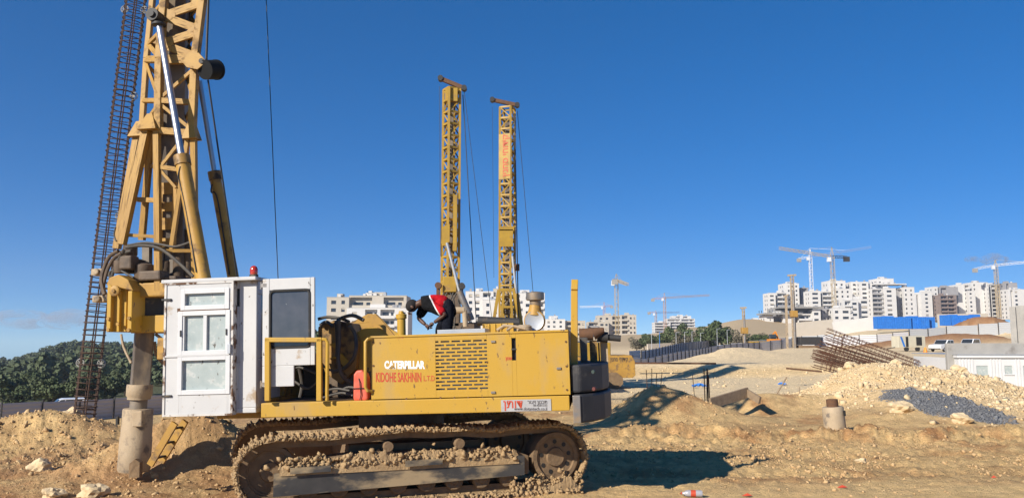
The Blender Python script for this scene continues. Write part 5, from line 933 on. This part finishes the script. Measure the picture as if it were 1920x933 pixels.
gb = MB().box((-2.2,-.9,.55),(2.2,.9,2.3)).build('housing', 'beige', gen, bevel=.06); MB().box((.7,-.93,.9),(1.6,-.9,2.15)).build('vent_panel', 'black', gb); MB().box((-1.0,-.93,.7),(-.6,-.9,2.2)).build('vent_panel', 'black', gb); MB().prism([(-1.9,-.925,2.2),(-1.6,-.925,2.2),(-1.1,-.925,.7),(-1.4,-.925,.7)], (0,.02,0)).build('blue_stripe', 'blueplastic', gb)
for x_ in (-.9, .9): MB().lathe((x_,-.9,.38), [(.1,0),(.36,0),(.36,.2),(.1,.2)], 16, axis=(0,1,0)).build('wheel', 'tyre', gen)
MB().bar((-2.2,0,.6),(-3.6,0,.4),.12).build('tow_bar', 'dark', gen); x, y, z = at_ground(1729,112); tag(MB().lathe((0,0,0), [(.3,0),(.26,.1),(.12,.7),(.05,.72)], 12).build('traffic_cone', 'orange', loc=(x,y,z)), 'small orange cone on the ground left of the pickup', 'cone')
# ------------------------------------------------------------------ site cabin, walls, blue hoarding
def wp(px, py, D): return W(px, py, D)
x0, x1 = wp(1797,670,44).x, 40; zt, zf = wp(1800,641,44).z, wp(1800,669,44).z
sc_ = empty('site_cabin', (x0, 44, zf-2.4), 'white corrugated site cabin behind the rubble heap on the right', 'cabin', rz=rad(-5)); cz = lambda z: z-(zf-2.4)
wn_ = [(.9,1.5), (3.3,4.2), (6.2,7.1)]; hole = [(a, b, 1.05, 1.95) for a, b in wn_]+[(2.35,2.75,1.5,1.95)]; wl_ = rails(MB(), 0, 15, 0, 2.35, hole, 0, .05).box((0,.05,0),(.05,6,2.35)).build('wall', 'white_clean', sc_); rb_ = MB()
xx = .03
while xx < 14.9:
    if not any(a-.12 < xx < b+.05 for a, b, _, _ in hole): rb_.box((xx,-.03,0),(xx+.07,-.001,2.35))
    else: rb_.box((xx,-.03,0),(xx+.07,-.001,1.03))
    xx += .16
rb_.build('cladding_rib', 'white_clean', wl_)
for a, b, c, d_ in hole: MB().box((a,.03,c),(b,.04,d_)).build('window_pane', 'film', wl_); MB().box((a-.05,-.06,c-.05),(b+.05,-.0,c)).build('window_sill', 'white_clean', wl_)
MB().box((-.1,-.12,2.36),(15,.4,2.5)).build('fascia', 'white_clean', sc_, bevel=.02); MB().box((-.1,-.1,2.52),(15,6,2.56)).build('roof', 'tin', sc_)
cwl = MB().box((-.35,.5,0),(15,.8,3.15)).build('concrete_parapet', 'concrete', loc=(x0, 44, zf-2.4), bevel=.03); cwl.rotation_euler = (0,0,rad(-5)); tag(cwl, 'grey cast concrete parapet wall standing just behind the site cabin', 'wall')
p = wp(1897,633,70); rw = MB().box((0,0,-4),(9,.5,3.0)).box((-.45,-.25,-4),(0,.8,2.9)).build('retaining_wall', 'concrete', loc=(p.x+.5, 70, 2.6)); rw.rotation_euler = (0,0,rad(-35)); tag(rw, 'tall dark grey concrete retaining wall at the right edge', 'wall')
for nm, a, b, yt, yb_, D_, lab in (('blue_hoarding',1645,1756,593,614,228,'long bright blue sheeted hoarding below the unfinished blocks'), ('blue_hoarding',1770,1838,590,608,250,'shorter bright blue sheeted hoarding further right')):
    p = W(a, yb_, D_); q = W(b, yt, D_); root = empty(nm, (p.x, D_, p.z-.3), lab, 'hoarding', 'blue hoardings'); nn = 7 if b-a > 90 else 5; wdt = (q.x-p.x)/nn; hgt_ = q.z-p.z+.3
    for k in range(nn):
        yo = (0,0,0,.0,.8,-.6,.9)[k] if nn == 7 else (0,.3,-.8,.9,0)[k]; m = MB().box((k*wdt,yo,0),(k*wdt+wdt*.99,yo+2.5,hgt_*(1+.05*math.sin(k*2))))
        for j in range(4): m.box((k*wdt+wdt*(j+.1)/4, yo-.08, 0), (k*wdt+wdt*(j+.16)/4, yo-.001, hgt_*.97))
        m.build('panel', 'blueplastic', root)
def low_wall(lab, a, b, D0, D1, h, material='bcream', t=.4):
    p, q = at_ground(a, D0), at_ground(b, D1); p = Vector(p); q = Vector(q); m = (p+q)/2; return tag(MB().bar(p-m+Vector((0,0,h/2-.3)), q-m+Vector((0,0,h/2-.3)), h+.6, t, side=(0,1,0)).build('low_wall', material, loc=m), lab, 'wall', 'low site walls')
low_wall('low cream wall before the tree row', 1212, 1306, 235, 245, 2.2); low_wall('low white barrier on the road beyond the van', 1368, 1395, 215, 218, 1.6, 'bwhite'); low_wall('cream retaining wall under the front unfinished block', 1475, 1560, 300, 300, 5.5); low_wall('white wall left of the blue hoarding', 1560, 1640, 262, 262, 4.5, 'bwhite'); low_wall('cream wall below the second blue hoarding', 1755, 1850, 300, 300, 5, 'bcream')
# ------------------------------------------------------------------ apartment buildings
UBM = {}
def ubox(name, a, b, material, parent):
    if material not in UBM: UBM[material] = _ub.mesh('panel'); UBM[material].materials.append(M[material])
    a = Vector(a); b = Vector(b); mx = Matrix.Diagonal((*(b-a), 1)); mx.translation = (a+b)/2; return put(name, UBM[material], None, parent, matrix=mx)
def building(lab, D, blocks, fh=3.1, cat='building', grp='apartment blocks'):
    b0 = blocks[0]; o = W((b0[0]+b0[1])/2, 640, D); zg = gz(o.x, D)-2; root = empty('apartment_building', (o.x, D, zg), lab, cat, grp); s = D/F
    for (px0, px1, yt, yb, dy, cols, mt) in blocks:
        Y = D+dy; p, q = W(px0, yt, Y), W(px1, yb, Y); X0, X1, Z1, Z0 = p.x-o.x, q.x-o.x, p.z-zg, q.z-zg; wd = X1-X0; T = 1.7; dep = 13; nf = max(1, round((Z1-Z0-.6)/fh)); f = (Z1-Z0-.6)/nf; m = MB(); dy0 = dy
        m.box((X0, dy+T, Z0), (X1, dy+dep, Z1)).box((X0, dy, Z1-.6), (X1, dy+T, Z1))
        op = sorted([(X0+wd*c[0], X0+wd*c[1], c[2]) for c in cols]); x = X0
        for a, b, t in op:
            if a > x+.01: m.box((x, dy, Z0), (a, dy+T, Z1-.6))
            x = b
        if X1 > x+.01: m.box((x, dy, Z0), (X1, dy+T, Z1-.6))
        wins = []; bal = []
        for a, b, t in op:
            for k in range(nf):
                z = Z0+k*f
                if t == 'w': m.box((a, dy, z), (b, dy+T, z+.95)); m.box((a, dy, z+2.3), (b, dy+T, z+f)); wins.append((a, b, z+.95, z+2.3, dy+.3))
                elif t == 'b': bal.append((a, b, z)); wins.append((a+(b-a)*.12, a+(b-a)*.55, z+.15, z+2.3, dy+T-.06)); wins.append((a+(b-a)*.7, a+(b-a)*.88, z+.9, z+2.2, dy+T-.06))
                elif t == 'd' and k == 0: pass
        wall = m.build('wall', mt, root)
        for a, b, c, d_, yy in wins:
            ubox('window', (a, yy, c), (b, yy+.05, d_), 'pane', wall)
            if random.random() < .3: ubox('shutter', (a, yy-.05, d_-(d_-c)*random.choice((.35,.55,.8))), (b, yy-.005, d_), 'bcream' if random.random() < .6 else 'bgrey', wall)
        for a, b, z in bal: ubox('balcony_slab', (a-.2, dy-1.0, z-.12), (b+.2, dy+T-.01, z+.12), mt, wall); ubox('balcony_parapet', (a-.2, dy-1.0, z+.12), (b+.2, dy-.88, z+1.0), mt if int(z*7) % 3 else 'bgrey', wall)
        for k in range(nf):                      # windows on the sunny left flank
            z = Z0+k*f
            for yy in ((3.2,4.3),(7.5,8.6)): ubox('window', (X0-.04, dy+yy[0], z+.95), (X0-.005, dy+yy[1], z+2.3), 'pane', wall); ubox('window_sill', (X0-.12, dy+yy[0]-.1, z+.85), (X0-.005, dy+yy[1]+.1, z+.94), mt, wall)
        ubox('parapet_cap', (X0-.1, dy-.1, Z1+.005), (X1+.1, dy+.5, Z1+.12), mt, wall)
        for k in range(int(wd/5)):
            xx = X0+wd*random.uniform(.1,.85); ubox('roof_tank', (xx, dy+2.5, Z1+.005), (xx+random.uniform(.7,1.3), dy+3.6, Z1+random.uniform(.7,1.5)), random.choice(('bwhite','bgrey','tin')), wall)
        if wd > 7: ubox('roof_box', (X0+wd*.35, dy+4, Z1+.005), (X0+wd*.6, dy+8, Z1+1.6), mt, wall)
    return root
w2 = lambda a, b: [(a, b, 'w')]
WW = [(.12,.24,'w'),(.40,.52,'w'),(.72,.84,'w')]; W1 = [(.25,.55,'w')]; W12 = [(.2,.42,'w'),(.58,.8,'w')]; BB = [(.06,.94,'b')]; BW = [(.05,.48,'b'),(.6,.75,'w'),(.84,.95,'w')]; WB = [(.06,.2,'w'),(.3,.62,'b'),(.66,.96,'b')]
building('cream stone apartment building behind the winch with terraces on top', 300, [(613,652,557,662,4,[(.2,.42,'w'),(.66,.82,'w')],'bcream'), (650,764,577,662,0,[(.09,.17,'w'),(.30,.50,'b'),(.55,.78,'b'),(.9,.96,'w')],'bwhite'), (655,762,554,577,6,[(.02,.4,'b'),(.6,.95,'b')],'bcream'), (686,706,549,556,9,W1,'bwhite')])
building('white apartment building behind the two far drilling masts', 350, [(873,925,546,662,4,[(.12,.24,'w'),(.36,.5,'w'),(.62,.9,'b')],'bwhite'), (905,950,562,662,0,[(.15,.28,'w'),(.5,.6,'w'),(.75,.95,'w')],'bwhite'), (925,950,541,562,5,W1,'bcream'), (950,1022,549,662,2,[(.1,.35,'b'),(.5,.6,'w'),(.68,.96,'b')],'bwhite')])
building('low pale houses left of the rear post with green netting', 520, [(1022,1060,598,650,0,WW,'bwhite'), (1060,1098,601,650,3,BW,'bcream'), (1030,1046,592,600,5,W1,'bwhite')])
building('cream apartment block right of the rear post under the tan crane', 540, [(1102,1142,603,655,0,BW,'bcream'), (1120,1166,591,655,5,[(.1,.2,'w'),(.35,.45,'w'),(.62,.95,'b')],'bcream'), (1163,1194,590,655,2,[(.1,.45,'b'),(.6,.72,'w'),(.84,.94,'w')],'bcream')])
building('stepped white building on the ridge under orange crane', 880, [(1226,1258,604,640,0,BB,'bwhite'), (1250,1304,597,640,3,[(.03,.48,'b'),(.52,.97,'b')],'bwhite'), (1260,1296,592,597,8,W12,'bwhite')])
building('small flat white house on the sandy ridge', 500, [(1404,1440,600,612,0,WW,'bwhite')], cat='house')
building('white tower block at the left of the right-hand cluster', 560, [(1441,1457,549,632,0,[(.2,.75,'w')],'bwhite'), (1456,1479,548,632,3,BB,'bwhite'), (1470,1502,531,632,7,[(.25,.36,'w'),(.5,.62,'w'),(.76,.88,'w')],'bwhite'), (1502,1520,539,632,12,[(.05,.75,'d')],'bgrey')])  # last block: shade of the recess painted as grey wall
building('white tower block behind the yellow tower crane', 550, [(1519,1542,545,630,0,[(.2,.75,'w')],'bwhite'), (1541,1565,546,630,2,BB,'bwhite'), (1553,1586,526,548,7,WW,'bwhite'), (1564,1602,541,630,0,[(.1,.22,'w'),(.4,.5,'w'),(.7,.8,'w')],'bwhite'), (1595,1616,528,630,9,W1,'bwhite')])
building('largest white tower block with roof overhang right of the yellow crane', 545, [(1613,1633,528,628,6,[(.2,.75,'w')],'bwhite'), (1629,1662,530,628,8,W12,'bwhite'), (1644,1676,522,534,10,WW,'bwhite'), (1634,1659,541,626,-1,BB,'bwhite'), (1658,1684,540,620,-3,[(.2,.62,'w')],'bwhite'), (1684,1695,541,626,6,[(.0,.8,'d')],'bgrey'), (1694,1719,538,626,2,[(.12,.28,'w'),(.62,.78,'w')],'bwhite'), (1640,1700,531.5,533.2,4,[],'bwhite')])  # narrow grey block: recess shade put into the wall colour
building('white front block with stepped terraces between the tower blocks', 470, [(1581,1612,562,626,0,[(.1,.5,'b'),(.6,.9,'w')],'bwhite'), (1600,1632,560,628,3,[(.1,.26,'w'),(.5,.9,'w')],'bwhite')])
building('unfinished concrete block with projecting formwork slab', 440, [(1436,1452,590,640,0,[(.5,.65,'w')],'bwhite'), (1452,1470,592,640,4,[(.1,.9,'d')],'bgrey'), (1468,1487,590,640,0,[(.3,.42,'w')],'bwhite'), (1496,1524,588,640,1,BB,'bwhite'), (1523,1541,580,640,0,[(.2,.75,'w')],'bwhite'), (1541,1563,578,640,5,[(.45,.95,'d'),(.15,.28,'w')],'bgrey'), (1562,1597,577,634,0,[(.1,.3,'w'),(.55,.9,'w')],'bwhite'), (1452,1524,577,588,6,[(.02,.98,'d')],'concrete'), (1432,1505,586.5,589,-3,[],'rust' if False else 'concrete'), (1462,1545,575,577.2,-2,[],'concrete')])
building('white and brown block at the left of the far right cluster', 600, [(1715,1728,551,610,4,[(.3,.6,'d')],'bwhite'), (1727,1751,547,610,2,[(.35,.6,'w')],'bwhite'), (1750,1762,537,604,5,[(.3,.7,'w')],'bwhite'), (1757,1796,553,600,-2,[(.18,.52,'b'),(.56,.86,'b')],'bbrown'), (1760,1797,538,553,6,[(.1,.4,'d')],'bgrey')])
building('tall plain white block in the middle of the far right cluster', 610, [(1795,1822,533,602,3,[(.6,.95,'b')],'bwhite'), (1815,1832,545,602,-2,[(.2,.5,'w')],'bwhite'), (1822,1856,529,600,6,[(.1,.2,'w')],'bwhite'), (1850,1858,530,600,1,[(.3,.7,'w')],'bwhite'), (1857,1884,533,600,4,[(.05,.95,'b')],'bwhite')])
building('white block at the far right edge of the picture', 590, [(1884,1912,530,598,8,[(.1,.3,'d')],'bgrey'), (1890,1935,542,598,0,[(.1,.22,'d'),(.3,.42,'w')],'bwhite')])
# ------------------------------------------------------------------ tower cranes
for k, c in dict(craneyel=((.5,.38,.2),(.42,.32,.18)), cranered=((.45,.2,.2),(.5,.32,.3)), craneor=((.52,.32,.2),(.48,.3,.2)), cranewh=((.75,.76,.78),(.65,.67,.7)), craneblue=((.15,.25,.5),(.2,.3,.5))).items(): M[k] = mat(k+'_paint', *c, 1, .5)  # crane paints greyed, so distance haze is mixed into the colours
def lattice(m, p, q, w, r, tri=False):
    p = Vector(p); q = Vector(q); d_ = (q-p); L = d_.length; d_.normalize(); a = d_.cross(Vector((0,1,0)) if abs(d_.y) < .9 else Vector((1,0,0))).normalized(); b = d_.cross(a); n = max(2, int(L/(w*1.1)))
    cr = [a*w/2+b*w/2, a*w/2-b*w/2, -a*w/2-b*w/2, -a*w/2+b*w/2]
    for c in cr: m.bar(p+c, q+c, r)
    for i in range(n):
        s, t = p+d_*L*i/n, p+d_*L*(i+1)/n
        for k in range(4): c, e = cr[k], cr[(k+1) % 4]; m.bar(s+(c if i % 2 else e), t+(e if i % 2 else c), r*.7)
def crane(lab, px, D, yb, yt, jl, jr, yj, mm, jm, cl='concrete', w=1.8, r=.2, apex=6):
    b = W(px, yb, D); root = empty('tower_crane', (b.x, D, b.z-8), lab, 'crane', 'tower cranes'); o = root.location; zj = W(px, yj, D).z-o.z; m = MB(); lattice(m, (0,0,0), (0,0,zj), w, r); m.build('tower', mm, root)
    m = MB(); m.bar((-w/2,0,zj), (0,0,W(px,yt,D).z-o.z), r*1.4).bar((w/2,0,zj), (0,0,W(px,yt,D).z-o.z), r*1.4).build('apex', mm, root)
    (ax_, ay, aD), (bx, by, bD) = jl, jr; e0 = W(ax_, ay, aD)-o; e1 = W(bx, by, bD)-o; hub = Vector((0,0,zj)); m = MB(); lattice(m, hub, e0, w*.7, r*.8); m.build('counter_jib', jm[0], root); m = MB(); lattice(m, hub, e1, w*.7, r*.8); m.build('jib', jm[1], root)
    MB().box(e0+Vector((-1.6,-1,-2.6)), e0+Vector((1.6,1,.3))).build('counterweight', cl, root); MB().box((-w*.9-1.2,-1.2,zj-3),( -w*.5,1,zj-.4)).build('operator_cab', 'cranewh', root)
    tp = Vector((0,0,W(px,yt,D).z-o.z)); MB().bar(tp, e0.lerp(hub,.1), r*.5).bar(tp, hub.lerp(e1,.65), r*.5).build('tie_rod', mm, root); return root
crane('tan tower crane with short folded jib above the cream block', 1157, 450, 625, 513, (1153,524,446), (1177,533,425), 525, 'craneyel', ('craneblue','craneyel'))
crane('small red and white tower crane left of the tan crane', 1133, 900, 605, 566, (1147,573,900), (1087,575,905), 574, 'cranered', ('cranered','cranewh'), w=2.2, r=.3); crane('orange tower crane with long horizontal jib above the ridge', 1247, 800, 608, 549, (1224,560,800), (1330,553,820), 558, 'craneor', ('cranered','craneor'), w=2.1, r=.27)
crane('small dark red tower crane below the orange crane', 1230, 900, 612, 582, (1217,585,900), (1274,585,910), 586, 'craneor', ('cranered','craneblue'), w=2, r=.26); crane('white and blue tower crane behind the white tower blocks', 1522, 660, 545, 465, (1498,485,660), (1634,463,640), 481, 'cranewh', ('cranewh','craneblue'), w=2.1, r=.28)
crane('tall yellow tower crane rising before the white tower blocks', 1566, 475, 612, 463, (1587,482,480), (1461,465,470), 481, 'craneyel', ('dark','craneyel'), 'dark', w=1.9, r=.2); crane('yellow tower crane over the far right cluster', 1872, 600, 575, 487, (1828,504,600), (1960,488,590), 497, 'craneyel', ('cranewh','cranewh'), w=2, r=.26)
# ------------------------------------------------------------------ trees
def crown_mesh(seed, R_, H, nl, leaf, lobes=7, material='leaf'):
    rg = np.random.default_rng(seed); c = rg.uniform(-1, 1, (lobes, 3))*np.array([R_*.62, R_*.62, H*.3]); c[:, 2] += H*.55; rr = rg.uniform(.38, .6, lobes)*min(R_, H*.7)
    k = rg.integers(0, lobes, nl); d_ = rg.normal(size=(nl, 3)); d_ /= np.linalg.norm(d_, axis=1)[:, None]; rad_ = rr[k]*(.55+.5*rg.random(nl)**.5); P = c[k]+d_*rad_[:, None]*np.array([1,1,.85]); P[:, 2] = np.maximum(P[:, 2], H*.1)
    n1 = d_+rg.normal(size=(nl, 3))*.55; n1 /= np.linalg.norm(n1, axis=1)[:, None]; t = np.cross(n1, rg.normal(size=(nl, 3))); t /= np.linalg.norm(t, axis=1)[:, None]; b = np.cross(n1, t); s = leaf*rg.uniform(.6, 1.3, nl)[:, None]
    V = np.stack([P-t*s-b*s*.6, P+t*s-b*s*.5, P+t*s*.8+b*s*.6, P-t*s*.7+b*s*.7], 1).reshape(-1, 3); m = bpy.data.meshes.new('crown'); m.vertices.add(nl*4); m.vertices.foreach_set('co', V.ravel()); m.loops.add(nl*4); m.loops.foreach_set('vertex_index', np.arange(nl*4)); m.polygons.add(nl); m.polygons.foreach_set('loop_start', np.arange(0, nl*4, 4)); m.polygons.foreach_set('loop_total', np.full(nl, 4)); m.update(); m.materials.append(M[material]); return m
def trunk_mesh(H, r):
    m = MB(); m.cyl((0,0,-.5), (.05,0,H*.5), r, r*.6, 8)
    for k in range(5): a = k*1.26; m.cyl((.03,0,H*(.25+.05*k)), (math.cos(a)*H*.26, math.sin(a)*H*.26, H*(.55+.04*k)), r*.4, r*.15, 6)
    t = m.mesh('trunk'); t.materials.append(M['bark']); return t
KIND = {k: [(crown_mesh(10*i+j, R_, H, nl, lf, 8, k), trunk_mesh(H, .16)) for j in range(3)] for i, (k, R_, H, nl, lf) in enumerate((('leaf',2.6,5.2,1500,.22), ('leaf2',2.6,4.4,1500,.2), ('leaf3',2.3,4.6,900,.16)))}
def tree(lab, px, D, k, s, sz=1, i=0, name='tree', grp='trees beyond the fences'):
    x, y, z = at_ground(px, D); root = empty(name, (x, y, z), lab, 'tree', grp, rz=i*1.7); cm, tm = KIND[k][i % 3]
    for nm, me in (('crown', cm), ('trunk', tm)): o = put(nm, me, None, root); o.scale = (s, s, s*sz)
    return root
TR = [(1192,250,'leaf3',1.15,.95,'dry grey tree at the left end of the tree row'), (1206,258,'leaf',1.1,.9,'dark green tree behind the dry tree at the row\'s left end'), (1222,250,'leaf2',1.1,.95,'olive tree beside the blue banner pole'), (1240,246,'leaf',1.1,.9,'dark tree between the blue pole and the cream wall end'), (1256,243,'leaf',1.25,1.05,'round dark green tree left of the dry trees'), (1272,240,'leaf3',1.2,1,'dry brownish tree over the cream wall'), (1288,244,'leaf3',1.25,1.05,'second dry brownish tree over the cream wall'), (1284,262,'leaf',1.2,1.3,'dark tree rising behind the dry trees'), (1304,245,'leaf2',1.0,.9,'low olive bush between the dry and the big trees'), (1322,238,'leaf',1.35,1.05,'largest dark green tree left of centre in the row'), (1342,236,'leaf',1.45,1.08,'largest dark green tree with the highest crown'), (1362,238,'leaf',1.3,.95,'broad dark green tree at the right end of the big pair'),
      (1385,225,'leaf3',1.2,1.1,'thin dry tree beside the slim drilling mast'), (1408,225,'leaf2',1.0,.8,'low olive tree right of the slim drilling mast'), (1425,222,'leaf',.9,.8,'small dark bush left of the orange excavator'), (1440,232,'leaf3',1.2,.8,'dry scrub bush behind the orange excavator')]
for i, (px, D, k, s, sz, lab) in enumerate(TR): tree(lab, px, D, k, s, sz, i)
lt = []
for i in range(15):
    px = -12+i*18+random.uniform(-4,4); D = 100+random.uniform(0,16)+(i % 3)*9; k = ('leaf2','leaf','leaf2','leaf')[i % 4]
    tree(('leftmost','second','third','fourth','fifth','sixth','seventh','eighth','ninth','tenth','eleventh','twelfth','thirteenth','fourteenth','fifteenth')[i]+' tree from the left in the front row of the valley wood', px, D, k, .8+random.uniform(-.15,.2), random.uniform(.85,1.1), i, grp='front trees of the valley wood')
def forest():
    V = []; nq = 0; base = {}
    for k in range(4):
        m = crown_mesh(70+k, 3.0, 6.5, 230, .62, 6); v = np.empty(len(m.vertices)*3); m.vertices.foreach_get('co', v); base[k] = v.reshape(-1, 3); bpy.data.meshes.remove(m)
    rg = np.random.default_rng(3); n = 2100; px = rg.uniform(-260, 640, n); D = 165+rg.random(n)**.75*470; x = (px-960)/F*D; z = hgt(x, D)
    for i in range(n):
        s = rg.uniform(.6, 1.2); a = rg.uniform(0, 6.3); c, sn = math.cos(a), math.sin(a); b = base[i % 4]*s; tall = rg.uniform(.8, 1.25)
        V.append(np.stack([b[:,0]*c-b[:,1]*sn+x[i], b[:,0]*sn+b[:,1]*c+D[i], b[:,2]*tall+z[i]-.4], -1))
    V = np.concatenate(V); k = len(V)//4; m = bpy.data.meshes.new('valley_wood'); m.vertices.add(len(V)); m.vertices.foreach_set('co', V.ravel()); m.loops.add(len(V)); m.loops.foreach_set('vertex_index', np.arange(len(V))); m.polygons.add(k); m.polygons.foreach_set('loop_start', np.arange(0, len(V), 4)); m.polygons.foreach_set('loop_total', np.full(k, 4)); m.update(); return m
M['leaf_far'] = mat('wood_foliage', (.06,.085,.035), (.1,.12,.055), .05, .8); tag(put('valley_wood', forest(), 'leaf_far'), 'dense dark green wood covering the hillside on the left', 'wood', kind='stuff')
# lamp posts along the far road
for i, (px, y0, y1, D_, c) in enumerate(((1222,652,624,205,'tin'),(1237,651,622,206,'blueplastic'),(1268,650,623,210,'tin'),(1284,649,622,212,'tin'),(1298,648,621,214,'tin'),(1314,647,624,216,'tin'),(1345,645,616,212,'tin'),(1364,645,618,214,'tin'))):
    p = W(px, y0, D_); z = gz(p.x, D_); h = W(px, y1, D_).z-z; lp = MB().cyl((0,0,-.5), (0,0,h), .09, .06, 8).build('lamp_post', c, loc=(p.x, D_, z), smooth=True); MB().bar((0,0,h), (.9,0,h+.08), .1, .14).build('lamp_head', c, lp)
    tag(lp, ('first','tall blue','third','fourth','fifth','sixth','seventh','last')[i]+' slim pole from the left along the tree row', 'pole', 'poles along the far road')
# ------------------------------------------------------------------ thin haze over the site, small far clouds
def volume_mat(name, col, dens, noise=None):
    m = bpy.data.materials.new(name); m.use_nodes = True; n = m.node_tree.nodes; l = m.node_tree.links; n.remove(n['Principled BSDF']); v = n.new('ShaderNodeVolumePrincipled')
    v.inputs['Color'].default_value = (*col, 1); v.inputs['Density'].default_value = dens; v.inputs['Anisotropy'].default_value = .2; l.new(v.outputs[0], n['Material Output'].inputs['Volume'])
    return m
M['haze'] = volume_mat('haze', (.86, .91, 1.0), .00022)
hz = MB().box((-1500, -60, -85), (1500, 1400, 130)).build('haze', 'haze'); tag(hz, kind='stuff')

def cloud(lab, px, py, D, sx, sz, dens):
    p = W(px, py, D); bm = bmesh.new(); rg = random.Random(px)
    for k in range(7): bmesh.ops.create_icosphere(bm, subdivisions=3, radius=1, matrix=Matrix.Translation((rg.uniform(-.7,.7)*sx, rg.uniform(-.3,.3)*sx, rg.uniform(-.25,.4)*sz)) @ Matrix.Diagonal((sx*rg.uniform(.3,.55), sx*.4, sz*rg.uniform(.35,.6), 1)))
    m = bpy.data.meshes.new('cloud'); bm.to_mesh(m); bm.free(); mt = volume_mat('cloud_vapour', (.97,.95,.96), dens); n = mt.node_tree.nodes; l = mt.node_tree.links; v = [x for x in n if x.type == 'PRINCIPLED_VOLUME'][0]
    tc = n.new('ShaderNodeTexCoord'); ns = n.new('ShaderNodeTexNoise'); ns.inputs['Scale'].default_value = 4/sx; ns.inputs['Detail'].default_value = 5; l.new(tc.outputs['Object'], ns.inputs['Vector'])
    mr = n.new('ShaderNodeMapRange'); mr.inputs[1].default_value = .42; mr.inputs[2].default_value = .7; mr.inputs[3].default_value = 0; mr.inputs[4].default_value = dens; l.new(ns.outputs['Fac'], mr.inputs[0]); l.new(mr.outputs[0], v.inputs['Density'])
    o = put('cloud', m, mt, loc=p); tag(o, lab, 'cloud', 'faint clouds', 'structure'); return o
cloud('faint cloud low over the far right crane', 1850, 487, 6000, 170, 70, .015)
cloud('faint cloud bank low over the wood on the left', 70, 600, 7000, 520, 130, .005)
